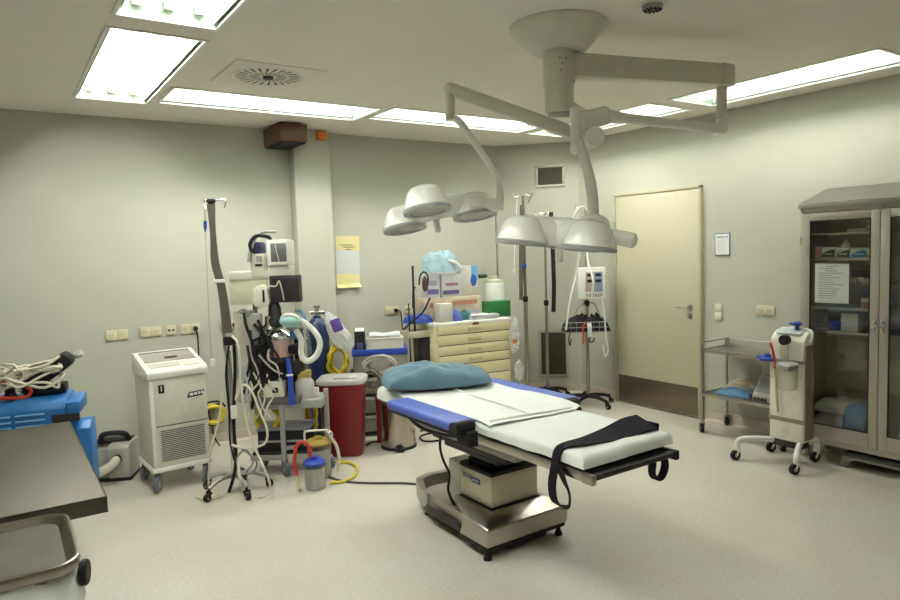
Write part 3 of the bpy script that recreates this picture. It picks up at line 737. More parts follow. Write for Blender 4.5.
def lamp_head(ctr, tilt, spin, hub, R=.212, pr=.124):
    """three domed pods around a hub: local -z is the light side"""
    mt = Matrix.Translation(wl(ctr)) @ tilt @ Matrix.Rotation(spin, 4, 'Z')
    b = MB(); b.lathe([(.0, .075), (.05, .07), (.075, .05), (.085, .0), (.06, -.045), (0, -.05)], seg=24, mtx=mt)
    for k in range(3):
        a = 2*PI*k/3; m2 = mt @ Matrix.Rotation(a, 4, 'Z')
        b.rings([(m2 @ V((.02, 0, -.0)), .075), (m2 @ V((R*.55, 0, -.002)), .066), (m2 @ V((R, 0, 0)), .07)], 18)
    body = b.build('lamp_body', LAMPW, sl)
    for k in range(3):
        a = 2*PI*k/3; m2 = mt @ Matrix.Rotation(a, 4, 'Z') @ Matrix.Translation((R, 0, 0))
        p = MB(); p.lathe([(.0, .060), (.055, .057), (.080, .048), (.096, .026), (.110, -.008), (pr-.002, -.042), (pr+.002, -.062)], seg=32, mtx=m2, cap=False)
        pod = p.build('lamp_pod', LAMPW, body)
        p = MB(); p.lathe([(pr+.002, -.060), (pr+.008, -.066), (pr+.006, -.082), (pr-.028, -.084), (pr-.03, -.076)], seg=32, mtx=m2, cap=False); p.build('pod_rim', LAMPRIM, body)
        p = MB(); p.lathe([(pr-.028, -.078), (pr-.05, -.074), (pr-.085, -.08), (0, -.084)], seg=32, mtx=m2, cap=False); p.build('lens', LAMPGLASS, body)
    h = MB(); h.rings([(mt @ V((0, 0, -.04)), .028), (mt @ V((0, 0, -.075)), .026), (mt @ V((0, 0, -.08)), .018), (mt @ V((0, 0, -.14)), .02), (mt @ V((0, 0, -.15)), .012)], 16); h.build('grip', WHITEP, body)
    return body, mt
cN = PD(562, 232, DN)
bN, mN = lamp_head(cN, Matrix.Rotation(.13, 4, _fw), -YAW+PI*.02+PI, None, R=.195)
b = MB(); p = wl(PD(596, 232, DN-.12)); q = wl(PD(634, 241, DN-.2)); b.rings([(p, .05), (p.lerp(q, .4), .034), (q, .036), (q+(q-p).normalized()*.012, .02)], 18); b.build('side_grip', LAMPW, bN)
b = MB(); b.sphere(wl(PD(593, 226, DN)), (.085, .085, .06)); b.build('hub_dome', LAMPW, bN)
cF = PD(433.8, 206.3, DB)
tl = Matrix.Rotation(-.124, 4, _fw) @ Matrix.Rotation(-.16, 4, _rt)
bF, mF = lamp_head(cF, tl, -4.42, None, R=.245)
b = MB(); p = wl(PD(470, 205, DB)); q = wl(PD(500, 205, DB)); b.rings([(p, .045), (q, .035), (q+(q-p).normalized()*.02, .03)], 16); b.build('side_yoke', LAMPW, bF)
ends = [mF @ Matrix.Rotation(2*PI*k/3, 4, 'Z') @ V((.245+.124+.012, 0, -.05)) for k in range(3)]
e = min(ends, key=lambda v: v.dot(_rt)); b = MB(); b.sphere(e, (.024, .024, .018)); b.build('end_knob', BLACK, bF)
# ================================================================== near corner: steel table, tray stand, blue unit
ZT = .90
c1 = PZ(107, 496, ZT); c2 = PZ(70, 421, ZT)
t = thing('work_table', 'plain stainless steel work table in the near corner of the room', 'table', (-.45, (c1.y+c2.y)/2, 0))
x1 = c1.x - t.location.x; hy = (c2.y-c1.y)/2; x0 = -1.45-t.location.x+.25
b = MB(); b.box(x0, x1, -hy, hy, ZT-.004, ZT, .0015); b.box(x0, x1, -hy, -hy+.004, ZT-.052, ZT); b.box(x1-.004, x1, -hy, hy, ZT-.052, ZT); b.box(x0, x1, hy-.004, hy, ZT-.052, ZT); b.box(x0, x0+.004, -hy, hy, ZT-.052, ZT)
b.box(x0+.02, x1-.02, -hy+.02, hy-.02, ZT-.03, ZT-.005)
b.build('table_top', TABLETOP, t)
for sx in (x0+.1, x1-.30):
    for sy in (-hy+.14, hy-.14):
        b = MB(); b.box(sx-.02, sx+.02, sy-.02, sy+.02, .02, ZT-.03, .003); b.lathe([(.022, 0), (.024, .01), (.02, .03)], (sx, sy, 0), 14); b.build('leg', STEELM, t)
b = MB(); b.box(x0+.06, x1-.27, -hy+.11, hy-.11, .28, .31, .004); b.build('under_shelf', TABLETOP, t)

ZR = .90
q = PZ(80, 552, ZR)
t = thing('waste_stand', 'tray-topped steel stand with a translucent waste bag at the bottom edge', 'waste stand', (-.12, 2.10, 0))
def rrect(x0, x1, y0, y1, r, n=6):
    P = []
    for cx, cy, a0 in ((x1-r, y1-r, 0), (x0+r, y1-r, PI/2), (x0+r, y0+r, PI), (x1-r, y0+r, 1.5*PI)):
        for i in range(n+1): a = a0+PI/2*i/n; P.append((cx+r*math.cos(a), cy+r*math.sin(a)))
    return P
def tray(rings, name, m, parent):
    vs, fs = [], []; n = None
    for P, zz in rings:
        n = len(P); vs += [(x, y, zz) for x, y in P]
    for k in range(len(rings)-1):
        for i in range(n): j = (i+1) % n; fs.append((k*n+i, k*n+j, (k+1)*n+j, (k+1)*n+i))
    fs.append(tuple((len(rings)-1)*n+i for i in range(n)))
    b = MB(); b.add(vs, fs); return b.build(name, m, parent, ang=50)
ex = .135+.12; nx = -.30
A = lambda d, r: rrect(nx+d, ex-d, -.215+d, .215-d, r)
tray([(A(.012, .06), ZR-.034), (A(.004, .065), ZR-.028), (A(.0, .07), ZR-.012), (A(.002, .07), ZR-.002), (A(.008, .065), ZR), (A(.018, .06), ZR-.006), (A(.026, .055), ZR-.018), (A(.032, .05), ZR-.020)], 'tray_lid', mat('tray_steel', (.30, .27, .23), .25, 1., var=.05), t)
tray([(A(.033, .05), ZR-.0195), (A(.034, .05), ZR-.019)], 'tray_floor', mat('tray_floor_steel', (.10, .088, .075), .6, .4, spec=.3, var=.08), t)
b = MB()
for sx in (nx+.05, ex-.09):
    for sy in (-.15, .15): b.tube([(sx, sy, .05), (sx, sy, ZR-.05)], .011, 10, 1)
b.tube([(nx+.05, -.15, .12), (ex-.09, -.15, .12), (ex-.09, .15, .12), (nx+.05, .15, .12)], .01, 8, 1, closed=True); b.build('stand_frame', STEELM, t)
for sx in (nx+.05, ex-.09):
    for sy in (-.15, .15): caster(t, sx, sy, .03, .075, BLACK, .4)
def bagfn(u, v):
    a = 2*PI*u; k = 1 + .05*math.sin(PI*min(1, v*3)) - .45*v**3; n = noise.noise(V((math.cos(a)*2.2, math.sin(a)*2.2, v*3)))*.03 + noise.noise(V((math.cos(a)*7, math.sin(a)*7, v*5)))*.012
    r1, r2 = (ex-nx)/2-.004+n*(.3+v), .208+n*(.3+v)
    e = .55
    cx = math.copysign(abs(math.cos(a))**e, math.cos(a)); cy = math.copysign(abs(math.sin(a))**e, math.sin(a))
    return ((nx+ex)/2 + r1*k*cx, r2*k*cy, ZR-.030-.03*abs(math.sin(a*2.5))*(v < .2) - v*.52)
b = MB(); b.grid(bagfn, 60, 22); b.build('waste_bag', film_mat('milky_bag', (.86, .88, .86), .93), t, ang=80)
b = MB(); b.lathe([(.0, -.01), (.03, -.01), (.034, -.006), (.034, .006), (.03, .01), (0, .01)], seg=18, mtx=Matrix.Translation((ex+.008, -.11, ZR-.075)) @ Matrix.Rotation(PI/2, 4, 'Y') @ Matrix.Rotation(.3, 4, 'X')); b.build('hinge_knob', BLACK, t)

# bright blue unit behind the table
t = thing('blue_equipment_case', 'bright blue slotted equipment case behind the steel table', 'equipment case', (.06, 4.14, 0), -.24)
def b_(px, py, dy=0): return S(t, px, py, dy)
zt = b_(60, 399).z
xr = b_(66, 400).x; xl = -.75
prof = [(0, .50), (0, zt-.05), (.02, zt-.015), (.05, zt), (.24, zt+.01), (.27, zt-.02), (.27, .50)]
b = MB(); b.prism(prof, xl, xr, 'x', .008); b.build('case_body', BLUEBOX, t)
b = MB()
for i in range(5):
    for k in range(6):
        x = xr-.085-.155*(k+1)
        if x < xl+.01: continue
        b.box(x, x+.135, -.010, .006, zt-.075-.03*i, zt-.067-.03*i, .002)
b.build('cooling_rib', mat('blue_rib', (.20, .42, .70), .35, var=.05), t)
p = b_(53, 417); b = MB(); b.box(p.x, b_(80, 416).x, -.016, .004, b_(70, 421).z, b_(70, 413).z, .002); b.build('black_badge', DARKP, t)
b = MB(); b.prism([(-.012, zt-.085), (-.012, zt-.02), (.06, zt-.015), (.24, zt-.01), (.24, zt-.085)], xr-.005, b_(81, 420).x, 'x', .008); b.build('end_cover', BLUEBOX, t)
xe = b_(90, 430).x
b = MB(); b.prism([(.02, .42), (.02, b_(92, 428).z), (.09, b_(92, 422).z), (.22, b_(92, 424).z), (.22, .42)], xr-.03, xe, 'x', .008); b.build('side_pod', BLUEBOX, t)
b = MB(); b.box(xl+.05, xl+.5, .03, .25, .13, .5, .01); b.box(xl+.02, xl+.55, .0, .28, .1, .14, .008); b.build('stand_cabinet', WHITEP, t)
for x in (xl+.08, xl+.48):
    for y in (.05, .23): caster(t, x, y, .045, .11, CASTER, .8)
ZC = zt+.012
def at_blue(lxx, lyy, zz):
    c, s_ = math.cos(t.rotation_euler.z), math.sin(t.rotation_euler.z); return V((t.location.x+lxx*c-lyy*s_, t.location.y+lxx*s_+lyy*c, zz))
# black bag-like device with a white knob, tilted on the case
TB = t
k = thing('monitor_bag', 'black slanted instrument with a round white knob on the blue case', 'instrument', at_blue(xr-.07, .17, ZC+.0), -.24)
mt = Matrix.Translation((0, 0, .0)) @ Matrix.Rotation(-.55, 4, 'Y')
b = MB(); b.box(-.17, .13, -.07, .07, .0, .085, .03, mtx=Matrix.Translation((.0, 0, .085)) @ Matrix.Rotation(-.62, 4, 'Y')); b.box(-.15, .05, -.055, .055, 0, .05, .01); b.build('instrument_body', BLACK, k)
b = MB(); b.lathe([(.026, 0), (.026, .018), (.018, .024), (0, .024)], seg=20, mtx=Matrix.Translation((.125, -.035, .195)) @ Matrix.Rotation(.5, 4, 'X') @ Matrix.Rotation(-.2, 4, 'Y')); b.build('round_knob', GREYP, k)
def coil(name, label, cat, c, rads, r, m, seed, n=5, flat=.35, grp=None):
    rn = random.Random(seed); P = []
    for i in range(n*10):
        a = 2*PI*i/10; q_ = rads*(1+.28*rn.uniform(-1, 1))
        P.append(V(c)+V((q_*math.cos(a)*1.25+rn.uniform(-.02, .02), q_*math.sin(a)*.75, r+.012+abs(q_*flat*math.sin(a+i*.07))*1.0+.018*i/10)))
    b = MB(); b.tube(P, r, 6, 4); return tag(b.build(name, m, loc=c, world=True, ang=60), label, cat, grp)
coil('cable_bundle', 'tangled bundle of cream cables heaped on the blue case', 'cable', at_blue(xr-.17, .10, ZC), .105, .0075, WCABLE, 4, 7, .55)
coil('cable_bundle', 'loose cream lead loops at the far end of the heap on the blue case', 'cable', at_blue(xr-.34, .12, ZC), .09, .006, WCABLE, 9, 5, .7)
o = MB(); o.tube([at_blue(xr-.36, .05, ZC+.008), at_blue(xr-.36, .05, ZC+.06), at_blue(xr-.31, .05, ZC+.10), at_blue(xr-.22, .05, ZC+.09), at_blue(xr-.17, .05, ZC+.04), at_blue(xr-.2, .03, ZC+.008), at_blue(xr-.34, .03, ZC+.02)], .009, 8)
tag(o.build('red_cable', REDC, loc=at_blue(xr-.27, .05, ZC), world=True), 'red cable arched over the front of the blue case', 'cable')
o = thing('control_knob', 'black knob fitting at the cut edge on top of the blue case', 'knob', at_blue(-.06, .09, ZC), -.24)
b = MB(); b.lathe([(.03, 0), (.03, .02), (.024, .03), (.026, .055), (.018, .064), (0, .064)], seg=18); b.build('knob_grip', BLACK, o)
b = MB(); b.lathe([(.036, 0), (.036, .012), (.03, .014)], seg=18); b.build('knob_base', DARKP, o)

# vacuum-like unit with hose on the floor
t = thing('suction_cleaner', 'small grey floor unit with black carry handle and cream hose', 'floor unit', (.66, 5.62, 0), -.45)
b = MB(); b.prism([(-.12, .02), (-.12, .25), (-.09, .275), (.12, .275), (.12, .02)], -.01, .145, 'x', .012); b.build('unit_body', mat('pale_grey_body', (.42, .41, .38), .4, .2), t)
b = MB(); b.box(-.155, -.008, -.1, .11, .02, .24, .01); b.build('filter_box', GREYP, t)
b = MB(); b.box(-.165, .15, -.125, .13, .0, .025, .006); b.build('base_plate', BLACK, t)
b = MB(); b.box(-.14, .12, -.02, .12, .262, .285, .008); b.tube([(-.09, .0, .27), (-.07, -.02, .33), (.0, -.03, .345), (.09, -.02, .335), (.115, .0, .28)], .021, 10); b.cyl((-.12, -.06, .24), (-.12, -.06, .31), .026, seg=14); b.build('carry_handle', BLACK, t)
b = MB(); b.cyl((.06, -.15, .17), (.06, -.11, .17), .034, seg=18); b.build('hose_port', BLACK, t)
b = MB(); b.tube([(.06, -.14, .17), (.05, -.20, .15), (-.02, -.22, .115), (-.12, -.19, .105), (-.22, -.14, .11), (-.30, -.05, .10)], .033, 12, 8); b.build('hose', WCABLE, t)

# ================================================================== white cabinet on casters
t = thing('equipment_cabinet', 'cream medical cabinet on casters with sloped console and front grille', 'medical cabinet', (1.03, 5.03, 0), .055)
def d_(px, py, dy=0): return S(t, px, py, dy)
hw = .198; zb0 = .172; DPT = .42
zl = d_(150, 380).z; ztop = d_(157, 350, DPT).z
b = MB(); b.box(-hw, hw, 0, DPT, zb0, zl, .01); bd = b.build('cabinet_body', CREAM, t)
b = MB(); b.box(-hw-.012, hw+.012, -.012, DPT+.01, zb0-.03, zb0, .006); b.build('base_rim', WHITEP, t)
b = MB(); b.prism([(-.018, zl), (-.018, zl+.045), (.0, zl+.06), (DPT-.05, ztop), (DPT, ztop-.005), (DPT, zl)], -hw-.014, hw+.014, 'x', .010); cs = b.build('console', WHITEP, t)
y0_, z0_, y1_, z1_ = .0, zl+.06, DPT-.05, ztop
sl_ = math.atan2(z1_-z0_, y1_-y0_); sn = V((0, -math.sin(sl_), math.cos(sl_)))
def onslope(u, v): return V((u*hw, y0_+(y1_-y0_)*v, z0_+(z1_-z0_)*v)) + sn*.0012
def slope_panel(u0, u1, v0, v1, name, m, h=.002):
    b = MB(); P = [onslope(u0, v0), onslope(u1, v0), onslope(u1, v1), onslope(u0, v1)]
    b.add(P + [p+sn*h for p in P], [(0, 1, 2, 3), (4, 5, 6, 7), (0, 1, 5, 4), (1, 2, 6, 5), (2, 3, 7, 6), (3, 0, 4, 7)]); return b.build(name, m, cs)
slope_panel(-.9, .9, .40, .88, 'display_panel', mat('panel_taupe', (.33, .30, .26), .4))
slope_panel(-.9, .9, .885, .93, 'panel_slot', DARKP)
slope_panel(.18, .88, .42, .86, 'screen_area', mat('panel_mauve', (.30, .255, .235), .35), .003)
slope_panel(-.15, .3, .52, .62, 'display_window', DARKP, .004)
slope_panel(-.85, .2, .12, .32, 'key_field', mat('key_grey', (.55, .54, .46), .5), .003)
slope_panel(.3, .85, .1, .3, 'key_field', mat('key_cream', (.72, .71, .62), .5), .003)
b = MB(); b.box(-hw+.035, hw-.01, -.006, .002, zb0+.30, zl-.06, .003); b.build('front_panel', mat('panel_cream', (.66, .645, .55), .4), t)
b = MB(); b.box(-hw+.032, hw-.01, -.004, .002, zb0+.295, zb0+.299); b.build('panel_seam', DARKP, t)
b = MB(); b.box(-hw+.06, -hw+.10, -.008, -.005, zl-.105, zl-.045, .001); e = b.build('emblem', BLACK, t)
b = MB(); b.box(-hw+.077, -hw+.083, -.0095, -.0075, zl-.09, zl-.065); b.box(-hw+.073, -hw+.087, -.0095, -.0075, zl-.062, zl-.055); b.build('emblem_mark', WHITEP, e)
b = MB(); b.prism([(hw-.145, zl-.165), (hw-.13, zl-.125), (hw-.02, zl-.118), (hw-.035, zl-.158)], -.0075, -.005, 'y'); e = b.build('name_plate', DARKP, t)
b = MB()
for i, (u0, u1) in enumerate([(-.125, -.1), (-.094, -.072), (-.066, -.05), (-.044, -.03)]): b.box(hw+u0, hw+u1, -.0088, -.007, zl-.152+i*.002, zl-.132+i*.002)
b.build('name_lettering', WHITEP, e)
b = MB(); b.box(-hw+.05, hw-.025, -.003, .002, zb0+.035, zb0+.275); b.build('grille_back', mat('grille_pale', (.58, .57, .49), .5), t)
b = MB()
for i in range(17): b.box(-hw+.06, hw-.035, -.0045, -.001, zb0+.045+.0133*i, zb0+.0505+.0133*i)
b.build('grille_slot', DARKP, t)
b = MB(); b.box(-hw+.0, -hw+.025, -.006, .003, zb0+.01, zl-.01, .004); b.build('corner_strip', WHITEP, t)
for x in (-hw+.03, hw-.03):
    for y in (.02, DPT-.03): caster(t, x, y, .058, zb0-.028, CASTER, -2.2)

# ================================================================== drip stand wrapped with cables
t = thing('infusion_stand', 'steel drip stand with a brown webbing belt on its pole, cables coiled around', 'drip stand', (1.30, 4.70, 0), -YAW)
def i_(px, py, dy=0): return S(t, px, py, dy)
top = i_(211, 201)
b = MB(); b.tube([(0, 0, .11), (-.01, 0, .8), (-.028, 0, 1.4), (top.x, 0, top.z)], .013, 12, 6); b.build('pole', STEELM, t)
b = MB(); b.tube([(0, 0, .12), (-.002, 0, 1.0)], .022, 14, 3); b.build('lower_tube', CHROME, t)
for k in range(5):
    a = 2*PI*k/5+.35; d = V((math.cos(a), math.sin(a), 0)); L = .215
    b = MB(); b.tube([d*.01+V((0, 0, .125)), d*.12+V((0, 0, .12)), d*L+V((0, 0, .085))], lambda u: .017-.004*u, 10, 4); b.build('base_leg', STEELM if k % 2 else GREYP, t)
    caster(t, d.x*L, d.y*L, .026, .08, BLACK, a)
P = [i_(211, 204, -.02), i_(213, 235, -.02), i_(215, 262, -.02), i_(221, 285, -.02), i_(225, 310, -.02), i_(228, 333, -.02)]
b = MB(); b.ribbon(P, [V((.026, .008, 0)), V((.018, .006, 0)), V((.026, .006, 0)), V((.027, .006, 0)), V((.028, .01, 0)), V((.025, .012, 0))], .010); b.build('webbing_belt', BELT, t)
b = MB(); b.lathe([(.0, -.03), (.014, -.028), (.034, .0), (.03, .012), (.0, .014)], seg=16, mtx=Matrix.Translation(top)); b.build('top_cap', DARKP, t)
b = MB()
for s_, ex_ in ((-1, i_(205, 207)), (1, i_(225, 208))):
    b.tube([top+V((0, 0, .0)), V((ex_.x, 0, top.z+.01)), V((ex_.x+s_*.004, 0, top.z-.02)), V((ex_.x-s_*.006, 0, top.z-.05))], .005, 8, 5)
b.build('hook_arm', CHROME, t)
p = i_(217, 281); b = MB(); b.box(p.x-.01, p.x+.06, -.035, -.015, p.z-.012, p.z+.012, .004); b.build('clip', WHITEP, t)
p = i_(228, 341, -.04); b = MB(); b.box(p.x-.03, p.x+.05, -.06, -.02, p.z-.03, p.z+.03, .01); b.build('cable_clamp', BLACK, t)
# infusion line with drip chamber
b = MB(); b.tube([i_(205, 207), i_(205, 220)], .009, 10, 2); p, q = i_(205, 219), i_(205, 231); b.rings([(p, .012), (p.lerp(q, .5), .014), (q, .006)], 12)
w = [t.matrix_basis @ v for v in (i_(205, 207), i_(205, 219), i_(205, 225), i_(205.5, 235))]; b.bm.free()
wm = Matrix.Translation(t.location) @ Matrix.Rotation(-YAW, 4, 'Z')
W = lambda v: wm @ v
inf = thing('infusion_line', 'infusion line with blue drip chamber hanging from the drip stand hook', 'infusion line', W(i_(205, 207)), -YAW)
o0 = inf.location; IW = lambda v: v - i_(205, 207)
b = MB(); b.tube([IW(i_(205, 205)), IW(i_(205.2, 222))], .007, 10, 2); b.build('spike_tube', JAR, inf)
b = MB(); p, q = IW(i_(205.2, 221)), IW(i_(205.2, 232)); b.rings([(p, .011), (p.lerp(q, .45), .013), (q, .004)], 12); b.build('drip_chamber', ROYAL, inf)
b = MB(); b.tube([IW(i_(205.2, 231)), IW(i_(207, 270)), IW(i_(209, 320)), IW(i_(211.5, 358))], .003, 6, 6); b.build('line', JAR, inf)
b = MB(); p = IW(i_(213, 363)); b.box(p.x-.018, p.x+.018, p.y-.012, p.y+.012, p.z-.03, p.z+.03, .006); b.build('roller_clamp', WHITEP, inf)
def cable(name, label, pts, r, m, T, cat='cable', grp=None, sub=8):
    w_ = Matrix.Translation(T.location) @ Matrix.Rotation(T.rotation_euler.z, 4, 'Z')
    P = [w_ @ p for p in pts]; b = MB(); b.tube(P, r, 8, sub)
    return tag(b.build(name, m, loc=min(P, key=lambda v: v.z), world=True), label, cat, grp)
def fl(px, py, r=.008):
    """floor point under that pixel, in the stand's frame"""
    w_ = (Matrix.Translation(t.location) @ Matrix.Rotation(-YAW, 4, 'Z')).inverted(); return w_ @ PZ(px, py, r)
cable('white_cable', 'cream cable looping from the drip stand clamp down to the floor and back', [i_(232, 336, -.06), i_(238, 345, -.1), i_(240, 375, -.12), i_(236, 400, -.14), i_(243, 385, -.14), i_(252, 392, -.14), i_(259, 410, -.14), i_(267, 430, -.14), i_(264, 444, -.13), i_(245, 448, -.12), i_(232, 445, -.1)], .0085, WCABLE, t)
cable('white_cable', 'long cream cable hanging beside the drip stand and curling on the floor', [i_(240, 380, -.16), i_(246, 420, -.17), i_(256, 450, -.18), i_(267, 475, -.17), fl(270, 488), fl(262, 497), fl(247, 494), i_(240, 478, -.15), i_(238, 462, -.12)], .0085, WCABLE, t)
cable('white_cable', 'cream cable from the white cabinet side falling to the stand foot', [i_(222, 392, .05), i_(219, 420, .02), i_(212, 445, 0), i_(209, 470, -.02), fl(210, 490), fl(222, 494), fl(232, 482)], .0075, WCABLE, t)
cable('white_cable', 'short cream cable between the stand legs on the floor', [fl(196, 497), fl(205, 499), fl(218, 497), fl(228, 490), i_(233, 478, -.06)], .008, WCABLE, t)
cable('black_cable', 'thick black cable strapped down the front of the drip stand', [i_(234, 345, -.07), i_(235, 370, -.06), i_(234, 400, -.06), i_(234, 430, -.05), i_(236, 455, -.05), i_(234, 475, -.06), fl(229, 492, .012)], .012, BCABLE, t)
cable('black_cable', 'thin black cable looped beside the webbing belt', [i_(229, 345, -.06), i_(226, 375, -.05), i_(229, 410, -.05), i_(230, 440, -.06), i_(234, 460, -.07)], .007, BCABLE, t)
cable('grey_tube', 'pale blue tube hung in a long loop on the drip stand', [i_(236, 345, -.03), i_(242, 365, -.03), i_(247, 385, -.03), i_(245, 400, -.03), i_(240, 385, -.02), i_(238, 360, -.02), i_(237, 345, -.02)], .010, mat('tube_paleblue', (.38, .45, .55), .4), t, 'tube')
cable('grey_cable', 'grey cable coil hanging low on the drip stand', [i_(240, 448, -.08), i_(250, 455, -.08), i_(257, 464, -.08), i_(250, 474, -.08), i_(240, 470, -.08), i_(237, 458, -.08), i_(246, 450, -.08), i_(253, 462, -.08), i_(246, 472, -.08)], .006, mat('cable_grey', (.25, .24, .22), .5), t)
p = i_(234, 412, -.13); k = MB(); w_ = W(p); k.box(w_.x-.022, w_.x+.022, w_.y-.014, w_.y+.014, w_.z-.045, w_.z+.045, .008); tag(k.build('cable_connector', WHITEP, loc=w_, world=True), 'white block connector hanging on the drip stand cables', 'connector')
# socket leads
def lead(name, label, pts, r=.006, m=BCABLE, cat='cable'):
    b = MB(); b.tube(pts, r, 8, 8); return tag(b.build(name, m, loc=V(pts[-1]), world=True), label, cat)
lead('socket_lead', 'black lead hanging from the plug beside the white cabinet', [PY(195.5, 329, YB-.05), PY(197.5, 335, YB-.05), PY(198.5, 350, YB-.04), PY(200, 372, YB-.05), PY(206, 400, YB-.06), PY(214, 435, YB-.08), PZ(220, 446, .006)])
lead('socket_lead', 'black lead drooping from the plug above the blue crate', [PY(396, 310.5, YB-.05), PY(400.5, 312, YB-.05), PY(402, 325, YB-.03), PY(402.5, 340, YB-.03), PY(403, 370, YB-.03), PY(404, 400, YB-.05)])
# yellow coil beside the white cabinet
t = thing('hose_coil', 'yellow hose coiled between black clips on the wall behind the drip stand', 'hose', PY(213, 414, YB-.06))
b = MB(); P = []
for i in range(50): a = 2*PI*i/10; P.append(V((.085*math.cos(a)*(1+.1*math.sin(i)), -.03*math.sin(i*.7), .075*math.sin(a)*(1+.12*math.cos(i*1.3)))))
b.tube(P, .014, 8, 3); b.build('hose_loop', YELLOW, t)
b = MB(); b.tube([(-.1, 0, .06), (-.04, 0, .105), (.06, 0, .1), (.11, 0, .05)], .008, 8); b.tube([(-.09, 0, -.06), (0, 0, -.1), (.08, 0, -.08)], .008, 8); b.box(-.08, .08, .02, .058, .05, .08, .004); b.build('holder', BLACK, t)
# ================================================================== anaesthesia trolley
t = thing('anaesthesia_machine', 'crowded anaesthesia trolley with monitors, vaporizer bottle and breathing hoses', 'anaesthesia machine', (1.78, 4.74, 0), -YAW)
AN = t
def a_(px, py, dy=0): return S(AN, px, py, dy)
def abox(name, m, x0, y0, x1, y1, d0, d1, bev=.006, parent=None, at=None):
    """box filling the picture rectangle (x0,y0)-(x1,y1) with its front at local depth d0 and its back at d1"""
    p, q = a_(x0, y0, d0), a_(x1, y1, d0); b = MB(); b.box(p.x, q.x, d0, d1, q.z, p.z, bev); return b.build(name, m, parent or t)
# frame: four posts, shelves
xl, xr = a_(250, 400).x, a_(322, 400).x; xm = a_(283, 430).x
FR = mat('trolley_grey', (.36, .35, .34), .45, .2, var=.05)
for x, y, h in ((xm, 0., .74), (xr, .16, .62), (xl, .26, 1.4)):
    b = MB(); b.box(x-.018, x+.018, y-.018, y+.018, .105, h, .005); b.build('post', FR, t)
    caster(t, x, y, .055, .125, CASTER, -.9)
b = MB(); b.box(xl-.02, xm+.01, -.01, .03, .12, .155, .005); b.prism([(xm, -.012), (xr+.018, .145), (xr+.018, .18), (xm, .03)], .19, .222, 'z', .004); b.box(xl-.02, xl+.02, .0, .28, .12, .155, .005); b.box(xl, xr, .25, .28, .12, .155, .005); b.build('base_frame', FR, t)
b = MB(); b.box(xl-.01, xr-.04, .02, .28, .155, .175, .004); b.build('lower_shelf', DARKP, t)
abox('middle_shelf', GREYP, 248, 402, 322, 408, .0, .28)
abox('upper_shelf', CREAM, 228, 272, 272, 279, .05, .28)
b = MB(); p, q = a_(237, 310, .3), a_(262, 400, .3); b.box(p.x, q.x, .2, .28, q.z, p.z, .01); b.build('side_cabinet', mat('cabinet_beige', (.50, .47, .38), .45), t)
b = MB(); p, q = a_(248, 330, .2), a_(305, 400, .2); b.box(p.x, q.x, .18, .28, q.z, p.z, .01); b.build('rear_block', DARKP, t)
# patient monitor
m_ = abox('monitor', WHITEP, 266, 240, 288, 265.5, .02, .26, .012)
abox('screen', GSCREEN, 270, 243.5, 286.5, 261.5, .013, .03, .004, m_)
abox('control_strip', CREAM, 269.5, 262.5, 286.5, 264.6, .014, .03, .002, m_)
b = MB(); b.tube([a_(275, 243, .008), a_(276, 250, .004), a_(278, 257, .006), a_(279, 262, .01)], .004, 6); b.build('lead', WCABLE, m_)
abox('gas_module', CREAM, 250, 254, 265, 277, .04, .25, .008); abox('module_display', GREYP, 256, 256, 262, 262, .034, .05, .002); abox('module_slot', DARKP, 255, 264, 262, 266, .034, .05, .002)
abox('monitor_foot', CREAM, 268, 266, 289, 276, .04, .24, .006)
b = MB(); p, q = a_(250, 242, .05), a_(266, 254, .2); b.box(p.x, q.x, .06, .22, q.z, p.z, .02); b.build('cuff_bag', mat('cuff_navy', (.03, .035, .09), .8), t)
b = MB(); b.tube([a_(249, 262, .03), a_(251, 248, .03), a_(255, 238, .05), a_(263, 232, .06), a_(272, 232, .06), a_(277, 231.5, .06)], lambda u: .016-.006*u, 10); b.build('probe_cable', GREYP, t)
b = MB(); b.tube([a_(252, 252, .02), a_(250, 244, .02), a_(256, 236, .04), a_(268, 237, .06), a_(271, 240, .06)], .014, 8); b.build('cuff_tube', BLACK, t)
# dark ventilator screen, cream panel, hand ventilator
v_ = abox('ventilator_screen', DARKP, 269, 276, 300.5, 302, -.02, .06, .006)
abox('screen_face', SCREEN, 271.5, 278.5, 298.5, 299.8, -.025, -.015, .002, v_)
abox('screen_divider', BLACK, 282.5, 277, 284, 301, -.028, -.015, .002, v_)
b = MB(); b.tube([a_(284, 300, -.03), a_(282, 290, -.035), a_(279, 281, -.035), a_(276, 286, -.03), a_(270, 286, -.02)], .005, 6); b.build('screen_lead', WCABLE, v_)
abox('side_panel', mat('panel_ivory', (.62, .61, .46), .4), 229, 279, 268, 304, .06, .09, .004)
p = a_(261, 296, -.03); b = MB(); b.prism([(p.x-.06+.0, p.z-.05), (p.x-.035, p.z-.085), (p.x+.045, p.z-.085), (p.x+.065, p.z-.05), (p.x+.055, p.z+.06), (p.x+.01, p.z+.085), (p.x-.045, p.z+.06)], -.06, .03, 'y', .014); h_ = b.build('hand_unit', CREAM, t)
b = MB(); b.box(p.x+.02, p.x+.034, -.066, -.055, p.z-.045, p.z+.045, .003); b.build('grip_slot', BLACK, h_)
